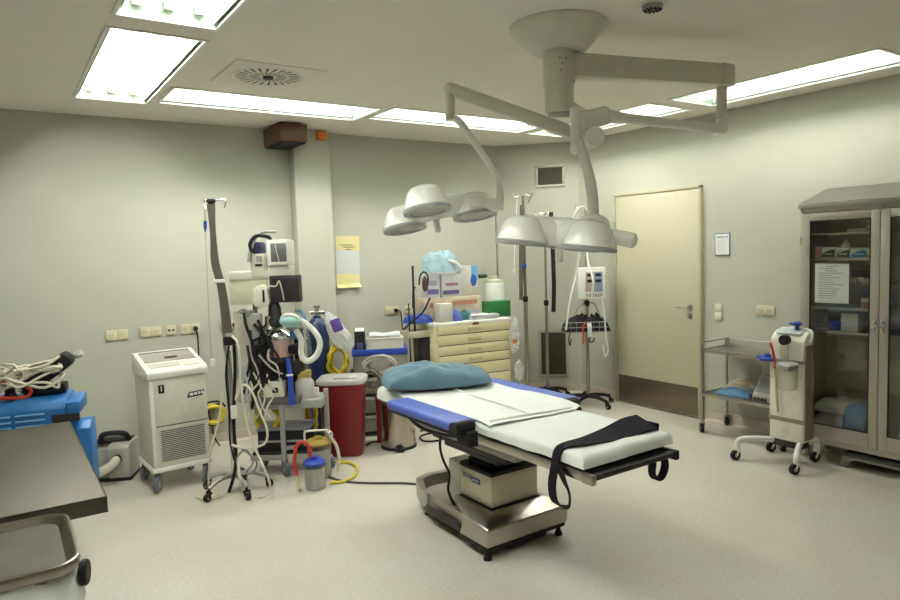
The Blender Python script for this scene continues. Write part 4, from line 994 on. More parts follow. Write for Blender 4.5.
# flow tubes, vaporizer with pink canister
b = MB(); p, q = a_(251, 314, .04), a_(262, 345, .04); b.box(p.x, q.x, .03, .1, q.z, p.z, .006); b.build('flow_meter', GREYP, t)
cx = a_(278, 345); R_ = abs(a_(290, 345).x - a_(266, 345).x)/2
zc = lambda y: a_(278, y).z
b = MB(); b.lathe([(R_*1.05, zc(339)), (R_*1.08, zc(336)), (R_*.9, zc(333)), (.05, zc(330)), (.045, zc(327)), (.0, zc(327))], (cx.x, .06, 0), 24); vt = b.build('absorber_top', CHROME, t)
b = MB(); b.lathe([(R_, zc(357)), (R_, zc(339.5))], (cx.x, .06, 0), 24); b.build('absorber_canister', PINK, t)
b = MB(); b.lathe([(0, zc(368)), (R_*.5, zc(367)), (R_*1.0, zc(362)), (R_*1.06, zc(357.2))], (cx.x, .06, 0), 24); b.build('absorber_base', DARKP, t)
b = MB()
for s in (-1, 1): b.cyl((cx.x+s*R_*1.12, .05, zc(362)), (cx.x+s*R_*1.12, .05, zc(331)), .007, seg=8)
b.build('tie_rod', CHROME, t)
b = MB(); p = a_(275, 314, .03); b.lathe([(.0, .09), (.03, .085), (.045, .05), (.05, -.02), (.06, -.05), (.055, -.09), (0, -.09)], p, 18); b.build('vaporizer', DARKP, t)
b = MB(); p = a_(270, 322, .02); b.lathe([(.0, .05), (.035, .045), (.04, -.02), (.05, -.05), (0, -.05)], p, 16); b.build('valve_block', STEELM, t)
b = MB(); p = a_(296, 349, .02); b.box(p.x-.055, p.x+.05, -.02, .1, p.z-.035, p.z+.035, .02); b.build('valve_housing', BLACK, t)
b = MB(); p = a_(295, 334, .0); b.lathe([(.0, .02), (.035, .018), (.04, -.02), (0, -.02)], seg=18, mtx=Matrix.Translation(p) @ Matrix.Rotation(PI/2, 4, 'X')); b.build('flow_knob', mat('knob_blue', (.04, .14, .34), .4), t)
# breathing hoses with mask
def corr(pts, r, n=26):
    P = spline(pts, n); b = MB(); b.tube(P, lambda u: r*(1+.10*math.cos(u*len(P)*2.2)), 12, 1); return b
corr([a_(300, 320, -.04), a_(309, 326, -.06), a_(317, 335, -.07), a_(320, 345, -.07), a_(316, 356, -.07), a_(308, 361, -.06), a_(302, 358, -.04)], .021).build('breathing_hose', WHITEP, t)
corr([a_(296, 330, -.02), a_(301, 340, -.03), a_(301, 352, -.03), a_(303, 360, -.02)], .021).build('breathing_hose', WHITEP, t)
corr([a_(304, 325, -.03), a_(308, 340, -.04), a_(310, 355, -.04)], .019).build('breathing_hose', JAR, t)
b = MB(); b.sphere(a_(291, 321, -.05), (.085, .06, .05), 20, 12); b.build('face_mask', mat('mask_aqua', (.33, .55, .57), .3, var=.2, scale=8), t)
b = MB(); b.tube([a_(282, 318, -.06), a_(286, 315, -.08), a_(295, 316, -.08), a_(300, 321, -.07)], .014, 10); b.build('mask_rim', WHITEP, t)
b = MB(); b.tube([a_(296, 311, .05), a_(302, 312, .02), a_(305, 318, .0), a_(303, 324, .0)], .012, 8); b.build('hose_elbow', mat('elbow_blue', (.15, .25, .36), .4), t)
# blue rod, cables, lower drawers
b = MB(); b.tube([a_(288, 358, -.03), a_(290, 375, -.05), a_(291, 390, -.05), a_(292, 404, -.04)], lambda u: .018+.006*u, 10); b.build('reservoir_bag', ROYAL, t)
b = MB(); b.cyl(a_(286, 375.5, -.07), a_(293, 375, -.07), .007, seg=8); b.build('bag_clip', WHITEP, t)
b = MB(); b.tube([a_(259, 355, -.02), a_(266, 363, -.04), a_(275, 371, -.05), a_(283, 374, -.03)], .007, 8); b.tube([a_(246, 322, 0), a_(249, 340, -.02), a_(252, 358, -.02), a_(258, 372, -.02), a_(262, 398, 0)], .007, 8); b.build('grey_lead', mat('lead_grey', (.42, .40, .36), .5), t)
b = MB(); b.tube([a_(244, 313, .0), a_(246, 325, -.02), a_(252, 342, -.02), a_(256, 356, -.02)], .011, 8); b.tube([a_(252, 341, .02), a_(262, 338, -.02), a_(266, 350, -.03), a_(264, 362, -.01)], .009, 8); b.tube([a_(258, 365, .0), a_(264, 378, -.02), a_(262, 388, -.02), a_(255, 396, -.02), a_(252, 408, 0)], .012, 8); b.build('black_lead', BCABLE, t)
b = MB()
rn = random.Random(11)
for k in range(9):
    x = rn.uniform(247, 275); y = rn.uniform(318, 350); P = [a_(x, y, rn.uniform(-.02, .02))]
    for q_i in range(4): x += rn.uniform(-7, 9); y += rn.uniform(6, 18); P.append(a_(x, min(y, 404), rn.uniform(-.05, .0)))
    b.tube(P, rn.choice((.006, .009, .012)), 7, 6)
b.build('lead_tangle', BCABLE, t)
b = MB()
for k in range(6):
    x = rn.uniform(244, 270); y = rn.uniform(345, 385); P = [a_(x, y, rn.uniform(-.04, .0))]
    for q_i in range(4): x += rn.uniform(-8, 8); y += rn.uniform(6, 16); P.append(a_(x, min(y, 420), rn.uniform(-.06, -.01)))
    b.tube(P, .007, 7, 6)
b.build('pale_lead', WCABLE, t)
abox('suction_block', BLACK, 262, 366, 284, 381, -.01, .15, .01)
abox('hose_block', DARKP, 284, 362, 304, 374, .05, .2, .01)
b = MB()
for k in range(3): b.tube([a_(238+k*3, 313, .02), a_(243+k*2, 309+k, -.01), a_(250-k, 312+k, -.01), a_(246-k, 317, .0), a_(239+k*2, 316, .01)], .006, 8, closed=True)
b.build('lead_coil', GREYP, t)
abox('connector_block', CREAM, 262, 382, 284, 402, -.02, .08, .008); abox('connector_port', BLACK, 272, 388, 278, 393, -.03, .0, .004)
abox('cable_tray', mat('tray_grey', (.10, .095, .09), .5), 255, 398, 300, 404, -.03, .3, .006)
dr = abox('drawer_unit', BLACK, 257, 431, 309, 452, .03, .27, .012)
b = MB(); p, q = a_(257, 431, .03), a_(309, 431, .03); b.box(p.x-.005, q.x+.005, .02, .28, p.z-.004, p.z+.016, .006); b.build('drawer_top', mat('dark_grey_top', (.20, .20, .24), .35), dr)
abox('drawer_seam', GREYP, 259, 441, 307, 441.6, .026, .04, 0, dr)
# white jar with yellow cap on the middle shelf
p = a_(305, 402, .08); w_ = Matrix.Translation(t.location) @ Matrix.Rotation(-YAW, 4, 'Z')
j = thing('specimen_jar', 'white plastic jar with yellow cap on the trolley shelf beside the red bin', 'jar', w_ @ V((p.x, .10, a_(305, 402.0, .0).z+.002)), -YAW)
hj = a_(305, 376, .1).z - j.location.z; rj = (a_(315, 390, .1).x-a_(296, 390, .1).x)/2
b = MB(); b.lathe([(.0, 0), (rj*.92, 0), (rj, .012), (rj, hj*.72), (rj*.72, hj*.9), (rj*.62, hj)], seg=24); b.build('jar_body', mat('jar_milky', (.52, .52, .47), .4), j)
b = MB(); b.lathe([(rj*.72, hj-.004), (rj*.75, hj+.035), (rj*.7, hj+.045), (0, hj+.045)], seg=24); b.build('cap', mat('cap_ochre', (.45, .32, .09), .45), j)
b = MB(); b.box(rj*.8, rj*1.45, -.02, .02, hj*.1, hj*.5, .01); b.build('jar_handle', CREAM, j)
# yellow hoses at the back of the trolley
def coil2(name, label, cat, c, rx, rz, r, m, seed, n=5, rot=0., dyv=.05):
    rn = random.Random(seed); P = []; c = V(c)
    for i in range(n*9):
        a = 2*PI*i/9; k = 1+.22*rn.uniform(-1, 1)
        P.append(c + RT*(rx*k*math.cos(a)) + V((0, 0, rz*k*math.sin(a))) + GF*(dyv*math.sin(i*.61)+.01*rn.uniform(-1, 1)))
    b = MB(); b.tube(P, r, 7, 4); return tag(b.build(name, m, loc=c-V((0, 0, rz)), world=True, ang=60), label, cat)
RT = V((math.cos(YAW), -math.sin(YAW), 0))
coil2('yellow_hose', 'yellow hose bundle hanging in the middle of the anaesthesia trolley', 'hose', w_ @ a_(268, 416, .12), .085, .10, .014, YELLOW, 3, 4)
coil2('yellow_hose', 'yellow hose loops behind the trolley post beside the red bin', 'hose', PD(311, 412, 5.32), .045, .14, .013, YELLOW, 8, 4)
coil2('yellow_hose', 'yellow hose coil hanging beside the dark blue gas cylinder', 'hose', PD(338, 361, 5.80), .075, .13, .014, YELLOW, 5, 6)
# ================================================================== gas cylinders
def cylinder(label, px, pyt, pyb, dist, r, first=None):
    c = PD(px, 395, dist); top = PD(px, pyt, dist).z; c.z = 0
    g = thing('gas_cylinder', label, 'gas cylinder', c, -YAW)
    b = MB(); b.lathe([(.0, .0), (r*.92, 0), (r, .015), (r, top-.26), (r*.93, top-.19), (r*.7, top-.13), (r*.36, top-.10), (r*.34, top-.085), (0, top-.085)], seg=28); b.build('cylinder_body', NAVY, g)
    b = MB(); b.lathe([(.028, top-.09), (.03, top-.05), (.018, top-.045), (.018, top-.02), (.034, top-.015), (.034, top+.005), (0, top+.01)], seg=16); b.cyl((-.055, 0, top-.055), (.06, 0, top-.055), .016, seg=12); b.cyl((.06, 0, top-.055), (.075, 0, top-.055), .022, seg=12); b.build('valve', CHROME, g)
    return g
cylinder('dark blue gas cylinder with a chrome valve behind the breathing hose', 320.5, 306, 400, 5.84, .100)
# plastic bag on the cylinder
def lump_bag(name, label, cat, c, rx, rz, m, seed, dyr=.08, twist=0., top_pinch=.35):
    def fn(u, v):
        a = 2*PI*u; z = 1-2*v
        k = max(.0, 1-abs(z)**2.4)**.5*(1-top_pinch*max(0, z)) + .03
        n = 1+.22*noise.noise(V((math.cos(a)*2+seed, math.sin(a)*2, z*2.5)))+.10*noise.noise(V((math.cos(a)*6+seed, math.sin(a)*6, z*8)))
        return (rx*k*n*math.cos(a)+z*twist, dyr*k*n*math.sin(a), rz*z*n)
    b = MB(); b.grid(fn, 40, 26); return tag(b.build(name, m, loc=c, rotz=-YAW, ang=80), label, cat)
bg = lump_bag('plastic_bag', 'crumpled translucent bag with a violet pack hung beside the blue cylinder', 'bag', PD(338, 332, 5.62), .085, .16, FILMW, 2, .05, -.08)
b = MB(); b.box(-.045, .045, -.06, -.03, -.05, .06, .012, mtx=Matrix.Translation((.0, 0, .06)) @ Matrix.Rotation(-.35, 4, 'Y')); b.build('violet_pack', PURPLE, bg)
# ================================================================== red bin
c = V((2.305, 5.04, 0)); t = thing('waste_bin', 'tall red waste bin with a frosted grey lid', 'bin', c, -YAW)
wT = (S(t, 366, 385).x - S(t, 319, 385).x)/2; wB = (S(t, 364, 452).x-S(t, 327, 452).x)/2; xc = (S(t, 366, 385).x + S(t, 319, 385).x)/2; hT = S(t, 343, 382, -.08).z
def ring_of(w, d, r): return rrect(xc-w, xc+w, -d, d, r)
tray([(ring_of(wB-.01, .12, .05), .0), (ring_of(wB, .13, .06), .012), (ring_of(wT-.012, .155, .075), hT-.05), (ring_of(wT-.01, .157, .075), hT), (ring_of(wT-.03, .14, .06), hT)], 'bin_body', RED, t)
b = MB(); b.bm.free()
tray([(ring_of(wT-.008, .16, .077), hT-.014), (ring_of(wT+.006, .17, .08), hT-.010), (ring_of(wT+.006, .17, .08), hT+.018), (ring_of(wT-.004, .162, .075), hT+.028), (ring_of(wT-.03, .14, .06), hT+.03), (ring_of(wT-.045, .125, .055), hT+.016)], 'bin_lid', LID, t)
b = MB(); b.box(xc-.07, xc+.05, -.05, .06, hT+.014, hT+.034, .012); b.lathe([(.05, hT+.012), (.05, hT+.026), (.04, hT+.03), (0, hT+.03)], (xc+.09, .0, 0), 20); b.build('lid_flap', mat('lid_pale', (.50, .49, .46), .4), t)
# ================================================================== suction jars on the floor
def jar(label, cpx, cpy, rx, h, lidm, lab2, frame=False):
    c = PZ(cpx, cpy, 0); t = thing('suction_jar', label, 'jar', c, -YAW)
    b = MB(); b.lathe([(.0, 0), (rx*.94, 0), (rx, .01), (rx, h)], seg=24, cap=False); b.build('jar_glass', JAR, t)
    b = MB(); b.lathe([(rx*.95, .005), (rx*.95, h*.82), (0, h*.82)], seg=24); b.build('jar_liner', mat('liner_' + lab2, (.42, .42, .38), .5, var=.12, scale=30, aniso=(1, 1, .1)), t)
    b = MB(); b.lathe([(rx*1.05, h-.012), (rx*1.08, h+.006), (rx*.9, h+.022), (rx*.35, h+.026), (rx*.3, h+.045), (0, h+.045)], seg=24); b.build('jar_lid', lidm, t)
    return t, c, h
t, c, h = jar('clear suction jar with bright blue lid and red tube on the floor', 315.5, 488, .072, .185, ROYAL, 'grey')
b = MB(); b.tube([(-.025, 0, h+.03), (-.03, 0, h+.11), (-.07, -.01, h+.15), (-.12, -.01, h+.12), (-.135, -.02, h+.0), (-.12, -.03, h-.08)], .013, 10); b.build('red_tube', REDC, t)
b = MB(); b.tube([(-.12, -.03, h-.07), (-.115, -.04, .08), (-.10, -.06, .02), (-.09, -.07, .012)], .010, 8); b.build('amber_tube', mat('tube_amber', (.50, .42, .20), .4), t)
t, c, h = jar('larger clear jar with dark yellow lid and wire handle behind the blue-lidded jar', 320, 476.5, .088, .26, mat('lid_mustard', (.36, .26, .05), .45), 'amber')
b = MB(); b.tube([(-.10, 0, h-.02), (-.10, 0, h+.07), (-.08, 0, h+.085), (.06, 0, h+.09), (.085, 0, h+.08)], .008, 8, 4); b.build('wire_handle', WHITEP, t)
b = MB(); b.sphere((.085, -.01, h+.06), (.03, .03, .034)); b.cyl((.085, 0, h), (.085, 0, h+.05), .012, seg=10); b.build('chrome_valve', CHROME, t)
b = MB(); b.tube([(.10, -.01, h+.03), (.135, 0, h-.04), (.15, 0, h-.15), (.14, -.01, .1), (.13, 0, .03)], .012, 10); b.build('pale_tube', WCABLE, t)
def flo(px, py, r): return PZ(px, py, r)
lead('yellow_hose', 'yellow hose lying in an arc on the floor by the suction jars', [flo(331, 462, .012), flo(345, 462, .012), flo(356, 466, .012), flo(355, 475, .012), flo(345, 481, .012), flo(330, 483, .012)], .012, YELLOW, 'hose')
lead('floor_cable', 'dark grey cable running across the floor to the operating table base', [flo(327, 476, .008), flo(335, 479, .008), flo(350, 482, .008), flo(375, 483, .008), flo(400, 483, .008), flo(416, 484, .008)], .0085, mat('cable_dark', (.07, .07, .065), .5))
lead('floor_cable', 'loose black cable on the floor between the steel bucket and the drawer cabinet', [flo(420, 431, .008), flo(432, 430, .008), flo(446, 434, .008), flo(440, 440, .008), flo(424, 441, .008), flo(421, 436, .008), flo(436, 433, .008), flo(452, 438, .008), flo(470, 446, .008)], .0085, BCABLE)
lead('floor_cable', 'black lead on the floor leaving the foot of the red bin', [flo(366, 445, .008), flo(372, 442, .008), flo(380, 441, .008), flo(386, 438, .008)], .007, BCABLE)
# ================================================================== steel bucket, blue crate stack
c = PZ(399, 446, 0); t = thing('steel_bin', 'round stainless steel bin under the head of the operating table', 'bin', c, -YAW)
rb = (S(t, 416, 440).x-S(t, 382, 440).x)/2; hb = S(t, 398, 399).z
b = MB(); b.lathe([(.0, .004), (rb*.97, .004), (rb*.985, .02), (rb, hb)], seg=36, cap=False); b.lathe([(rb*.98, hb), (rb*.95, .03)], seg=36, cap=False); b.build('bin_body', mat('bin_steel', (.42, .38, .33), .2, 1., var=.1, scale=3, aniso=(8, 8, 1)), t, recalc=False)
b = MB(); b.lathe([(rb*.96, 0), (rb*1.05, 0), (rb*1.05, .018), (rb*.97, .024)], seg=36); b.build('base_ring', BLACK, t)
b = MB(); b.lathe([(rb*1.0, hb-.012), (rb*1.035, hb-.006), (rb*1.03, hb+.012), (rb*.93, hb+.03), (0, hb+.042)], seg=36); b.build('bin_lid', STEELM, t)
b = MB(); b.box(-.02, .06, -rb-.06, -rb+.03, .012, .028, .006); b.build('pedal', BLACK, t)
c = PD(384, 440, 5.35); c.z = 0
t = thing('narrow_bin', 'narrow dark red container standing between drawer tower and steel bin', 'bin', PZ(382.5, 441, 0), -YAW)
w2 = (S(t, 386, 430).x-S(t, 377, 430).x)/2; h2 = S(t, 381, 398).z
tray([(rrect(-w2, w2, -.06, .06, .02), 0), (rrect(-w2*1.08, w2*1.08, -.065, .065, .022), h2), (rrect(-w2*1.16, w2*1.16, -.07, .07, .022), h2+.004), (rrect(-w2*1.16, w2*1.16, -.07, .07, .022), h2+.02), (rrect(-w2, w2, -.055, .055, .02), h2+.022)], 'bin_body', RED, t)
b = MB(); b.box(-w2*.9, w2*.9, -.05, .05, h2+.018, h2+.034, .006); b.build('bin_lid', GREYP, t)
DCR = 5.95
t = thing('drawer_tower', 'low tower of grey plastic drawers carrying the blue crate', 'drawer unit', V((*PD(380, 425, DCR).xy, 0)), -YAW+.12)
def c_(px, py, dy=0): return S(t, px, py, dy)
x0, x1 = c_(351, 400).x, c_(402, 400).x; zt_ = c_(380, 374).z
b = MB(); b.box(x0, x0+.02, 0, .34, .0, zt_, .004); b.box(x1-.02, x1, 0, .34, 0, zt_, .004); b.box(x0, x1, .32, .34, 0, zt_, .004); b.box(x0, x1, 0, .34, zt_-.015, zt_, .004); b.box(x0, x1, 0, .34, 0, .03, .004); b.build('shell', DARKP, t)
n = 3; hh = (zt_-.05)/n
for k in range(n):
    z0 = .035+k*hh
    b = MB(); b.box(x0+.024, x1-.024, -.012, .3, z0+.006, z0+hh-.016, .008); d = b.build('drawer', mat('drawer_greige_%d' % k, (.30, .285, .25), .5), t)
    b = MB(); b.box(x0+.05, x1-.05, -.03, -.01, z0+hh-.05, z0+hh-.03, .006); b.build('pull', GREYP, d)
tw = t
cw = lambda px, py, dy=0: (Matrix.Translation(tw.location) @ Matrix.Rotation(tw.rotation_euler.z, 4, 'Z')) @ c_(px, py, dy)
cr = thing('storage_crate', 'open crate with royal blue rim filled with coiled tubing, on the drawer tower', 'crate', V((tw.location.x, tw.location.y, zt_+.002)), tw.rotation_euler.z)
def r_(px, py, dy=0): return S(cr, px, py, dy)
xa, xb = r_(352, 360).x, r_(408, 360).x; zr = r_(380, 352).z
b = MB(); b.box(xa+.01, xb-.01, .0, .012, 0, zr, .003); b.box(xa+.01, xa+.022, 0, .36, 0, zr, .003); b.box(xb-.022, xb-.01, 0, .36, 0, zr, .003); b.box(xa+.01, xb-.01, .348, .36, 0, zr, .003); b.box(xa+.01, xb-.01, .0, .36, 0, .01); b.build('crate_walls', mat('crate_clear_grey', (.34, .33, .30), .3), cr)
b = MB(); b.box(xa, xb, -.012, .004, zr-.03, zr+.028, .006); b.box(xa, xa+.022, -.01, .37, zr-.02, zr+.028, .006); b.box(xb-.022, xb, -.01, .37, zr-.02, zr+.028, .006); b.box(xa, xb, .352, .37, zr-.02, zr+.028, .006); b.build('rim', ROYAL, cr)
RTl = RT
coil2('tube_coil', 'grey tubing coil bulging out of the front of the blue-rimmed crate', 'tubing', PD(380, 365, 5.72), .12, .07, .013, mat('tube_taupe', (.36, .33, .28), .5), 6, 7, dyv=.04)
coil2('tube_coil', 'dark tubing tangle with clips below the coil on the crate', 'tubing', PD(372, 378, 5.70), .07, .07, .010, mat('tube_dark', (.16, .15, .14), .5), 16, 7, dyv=.04)
bx = thing('document_box', 'cream box file standing in the blue-rimmed crate', 'box', cr.location + V((0, 0, .012)), tw.rotation_euler.z)
zb_x = S(bx, 386, 338, .10).z; xa2, xb2 = S(bx, 366, 345, .1).x, S(bx, 404, 345, .1).x
b = MB(); b.box(xa2, xb2, .10, .30, 0, zb_x, .004); b.build('box_body', mat('box_ivory', (.62, .59, .50), .6), bx)
b = MB(); b.box(xa2, xb2, .095, .10, zb_x-.012, zb_x, .002); b.build('box_edge', CREAM, bx)
bp = thing('paper_pack', 'white folded pack lying across the top of the cream box file', 'pack', bx.location + V((0, 0, zb_x+.002)), tw.rotation_euler.z)
b = MB(); b.grid(lambda u, v: (xa2+.03+(xb2-xa2-.06)*u, .12+.15*v, .018+.022*math.sin(PI*v)+.006*math.sin(9*u)), 16, 10); b.box(xa2+.03, xb2-.03, .12, .27, 0, .018, .006); b.build('pack_body', PAPERB, bp)
b = MB(); b.box(xa2+.05, xb2-.12, .1185, .1205, .004, .014); b.build('grey_band', GREYP, bp)
bb = thing('black_folder', 'black ring folder leaning at the end of the blue-rimmed crate', 'folder', cr.location + V((0, 0, .012)), tw.rotation_euler.z)
xf0, xf1 = S(bb, 351, 340, .05).x+.03, S(bb, 365, 340, .05).x; zf = S(bb, 357, 332, .05).z
b = MB(); b.box(xf0, xf1, .06, .34, 0, zf, .004); b.build('spine', BLACK, bb)
b = MB(); b.box(xf0+.02, xf1-.02, .057, .062, zf-.2, zf-.1, .001); b.build('spine_label', mat('label_navy', (.05, .06, .16), .5), bb)
b = MB(); b.box(xf0+.006, xf1-.006, .08, .345, zf, zf+.003); b.build('paper_edge', PAPER, bb)
# ================================================================== cream drawer cabinet and the things on it
t = thing('drawer_cabinet', 'cream enamelled drawer cabinet with white top behind the operating table', 'drawer cabinet', (3.74, 5.20, 0), -.14)
DC_ = t
def k_(px, py, dy=0): return S(DC_, px, py, dy)
zt_ = k_(470, 321).z; x0, x1 = k_(434, 330).x, k_(510, 330).x; dp = .55
b = MB(); b.box(x0, x1, 0, dp, .10, zt_-.03, .006); b.build('carcass', CREAMST, t)
b = MB(); b.box(x0-.012, x1+.012, -.015, dp+.01, zt_-.03, zt_, .006); b.build('worktop', WHITEP, t)
tops = [k_(470, y).z for y in (323.5, 333, 343.5, 353.5, 363)]; tops += [tops[-1]-.115, tops[-1]-.25, .13]
for k in range(7):
    z1_, z0_ = tops[k], tops[k+1]
    b = MB(); b.box(x0+.035, x1-.012, -.014, .01, z0_+.004, z1_-.003, .003); d = b.build('drawer', CREAMST, t)
    xm = (x0+x1)/2+.01
    b = MB(); b.box(xm-.07, xm+.07, -.022, -.013, (z0_+z1_)/2-.02, (z0_+z1_)/2+.018, .004); b.build('label_holder', mat('holder_cream_%d' % k, (.55, .49, .30), .4), d)
    b = MB(); b.box(x0+.04, x1-.017, -.012, -.004, z0_-.002, z0_+.004); b.build('shadow_gap', DARKP, d)
b = MB(); p = k_(475, 323); b.box(p.x-.035, p.x+.035, -.018, -.012, p.z-.014, p.z+.012, .002); b.build('red_label', mat('label_brown', (.20, .07, .04), .5), t)
for x in (x0+.05, x1-.05):
    for y in (.05, dp-.05): caster(t, x, y, .042, .11, BLACK, .6)
# side shelf
sx0 = k_(408, 330, .12).x
b = MB(); zs = k_(420, 334, .12).z; b.box(sx0, x0, .08, .34, zs-.03, zs+.028, .006); b.build('side_tray', mat('tray_pale', (.45, .41, .31), .5), t)
b = MB(); b.box(x0-.09, x0-.002, .1, .30, zs-.30, zs-.03, .006); b.build('side_box', DARKP, t)
b = MB(); b.cyl((sx0+.07, .12, .12), (sx0+.07, .12, zt_+.55), .011, seg=10); b.cyl((sx0+.015, .12, .2), (sx0+.015, .12, zt_+.2), .007, seg=8); b.box(sx0-.0, x0, .10, .14, .12, .15, .003); b.build('side_rod', DARKP, t)
b = MB(); p = k_(499.5, 350, .52); b.cyl((p.x, .52, zt_), (p.x, .52, k_(499, 208, .52).z), .009, seg=10); b.build('iv_pole', STEELM, t)
MW = Matrix.Translation(t.location) @ Matrix.Rotation(t.rotation_euler.z, 4, 'Z')
def ontop(name, label, cat, px, py, dy, z=None):
    p = k_(px, py, dy); return thing(name, label, cat, MW @ V((p.x, dy, (zt_ if z is None else z)+.0015)), -.14)
def wpx(px0, px1, dy): return k_(px1, 320, dy).x-k_(px0, 320, dy).x
def hz(py, dy, z0=None): return k_(460, py, dy).z-(zt_ if z0 is None else z0)
def tbox(name, label, px0, px1, pyt, dy, depth, m, stripes=(), bev=.003, z=None, cat='box'):
    o = ontop(name, label, cat, (px0+px1)/2, 320, dy, z); w = wpx(px0, px1, dy)/2; h = hz(pyt, dy, z)
    b = MB(); b.box(-w, w, 0, depth, 0, h, bev); b.build('box_body', m, o)
    for (u0, u1, v0, v1, mm) in stripes:
        s = MB(); s.box(-w+2*w*u0, -w+2*w*u1, -.002, .001, h*v0, h*v1); s.build('printed_band', mm, o)
    return o
tbox('carton', 'beige carton tray with rust marks lying along the back of the drawer cabinet top', 425, 481, 297, .22, .2, mat('carton_beige', (.52, .43, .33), .7, var=.25, scale=12), [(.1, .3, .6, .8, mat('rust', (.35, .12, .07), .7)), (.5, .95, .65, .85, mat('rust_pale', (.45, .22, .14), .7)), (.3, .98, .05, .4, mat('lilac_card', (.40, .36, .42), .6))])
ZC2 = zt_ + hz(297, .22) + .003
tbox('glove_box', 'white and lilac glove carton standing under the pale blue bag', 427, 441, 272, .25, .11, mat('lilac_white', (.55, .55, .60), .5), [(.1, .9, .15, .35, mat('indigo_print', (.13, .12, .32), .6)), (.1, .8, .5, .7, mat('grey_print', (.3, .3, .4), .6))], z=ZC2)
tbox('glove_box', 'second white carton with dark print beside the lilac glove carton', 443, 462, 274, .25, .11, mat('white_carton', (.62, .61, .62), .5), [(.05, .9, .12, .3, mat('ink_navy', (.12, .10, .2), .6)), (.2, .85, .5, .62, mat('ink_mauve', (.35, .16, .25), .6))], z=ZC2)
o = tbox('blue_oval_box', 'white carton with a big blue oval and blue edge on the drawer cabinet', 462, 479, 266, .3, .1, mat('carton_grey', (.60, .58, .52), .5), [(.62, 1.0, .5, 1.0, mat('sky_band', (.14, .36, .62), .5))], z=ZC2)
b = MB(); p = S(o, 473.5, 280); b.lathe([(0, -.004), (.045, -.004), (.047, .0)], seg=24, mtx=Matrix.Translation((p.x, -.001, p.z)) @ Matrix.Rotation(PI/2, 4, 'X') @ Matrix.Diagonal((.75, 1.3, -1, 1))); b.build('blue_oval', mat('oval_blue', (.03, .10, .42), .5), o)
b = MB(); p = S(o, 485, 276, .05); b.cyl((S(o, 479, 275, .05).x, .05, p.z), (p.x, .05, p.z), .02, seg=12); b.sphere(p, (.03, .03, .02)); b.build('green_nozzle', mat('dark_green', (.03, .07, .03), .5), o)
tbox('supply_carton', 'small pale carton at the front edge of the drawer cabinet between blue wraps', 440, 453, 303, .02, .14, mat('carton_cream', (.58, .55, .46), .6), [(.1, .9, .3, .6, PAPERB)])
o = ontop('white_canister', 'white canister with a pale green lid at the back of the drawer cabinet', 'canister', 495, 320, .36); w = wpx(487, 504, .36)/2; h = hz(284, .36)
b = MB(); b.lathe([(0, 0), (w, 0), (w, h*.95), (w*.9, h)], seg=24); b.build('canister_body', WHITEP, o)
b = MB(); b.lathe([(w*.93, h-.004), (w*.93, h+.02), (w*.4, h+.03), (w*.35, h+.07), (0, h+.07)], seg=24); b.build('canister_lid', mat('lid_palegreen', (.55, .58, .42), .45), o)
tbox('green_tray', 'dark green plastic tray at the far end of the drawer cabinet', 489, 511, 304, .13, .14, GREEN, cat='tray')
o = ontop('paper_stack', 'stack of bluish white papers at the front of the drawer cabinet', 'papers', 486, 320, .04); w = wpx(473, 500, .04)/2
b = MB(); rn = random.Random(5)
for i in range(9):
    a = rn.uniform(-.08, .08); b.box(-w, w, 0, .2, i*.0048, i*.0048+.0044, mtx=Matrix.Rotation(a, 4, 'Z'))
b.build('sheets', PAPERB, o)
o = ontop('wrap_pack', 'royal blue sterile wrap at the side-shelf end of the drawer cabinet', 'wrap', 422, 320, .12); w = wpx(413, 437, .12)/2
def softpack(o, w, d, h, m, seed, name='wrap_body'):
    def fn(u, v):
        a, c = (u-.5)*2, (v-.5)*2; k = (max(0, 1-abs(a)**4)*max(0, 1-abs(c)**4))**.5
        return (a*w, d*.5+c*d*.5, h*k*(.75+.25*noise.noise(V((a*2+seed, c*2, seed)))+.1*noise.noise(V((a*7, c*7, seed)))))
    b = MB(); b.grid(fn, 24, 18); b.quad((-w, 0, 0), (-w, d, 0), (w, d, 0), (w, 0, 0)); return b.build(name, m, o, ang=70)
softpack(o, w, .2, hz(310, .12), ROYAL, 1)
o = ontop('wrap_pack', 'violet blue wrap lying beside the small pale carton', 'wrap', 458, 320, .06); softpack(o, wpx(452, 463, .06)/2, .16, hz(308, .06), mat('wrap_violet', (.08, .11, .45), .5), 4)
o = ontop('teal_cloth', 'dark teal folded cloth between violet wrap and paper stack', 'cloth', 467, 320, .10); softpack(o, wpx(461, 474, .1)/2, .14, hz(310, .1), mat('teal_dark', (.02, .12, .13), .7), 6)
bgp = MW @ k_(441, 268, .28); bgp.z = ZC2 + hz(272, .25, ZC2) + .004
pb2 = thing('plastic_bag', 'pale blue polythene bag draped over the cartons on the drawer cabinet', 'bag', bgp, -.14)
def blue_bag(u, v):
    a = 2*PI*u; w = .19; hgt = .19
    r = math.sin(PI*.5*v)**.6; n = 1+.22*noise.noise(V((math.cos(a)*2.2, math.sin(a)*2.2, v*2)))+.09*noise.noise(V((math.cos(a)*7, math.sin(a)*7, v*9)))
    return (w*r*n*math.cos(a), .085*r*n*math.sin(a), hgt*(math.cos(PI*.5*v))**.8*n+.004)
b = MB(); b.grid(blue_bag, 44, 22); b.build('bag_film', FILMB, pb2, ang=80)
b = MB(); b.tube([(.05, -.06, .11), (.12, -.08, .09), (.17, -.09, .04), (.185, -.09, .0)], lambda u: .022-.008*u, 10); b.build('bag_neck', FILMW, pb2)
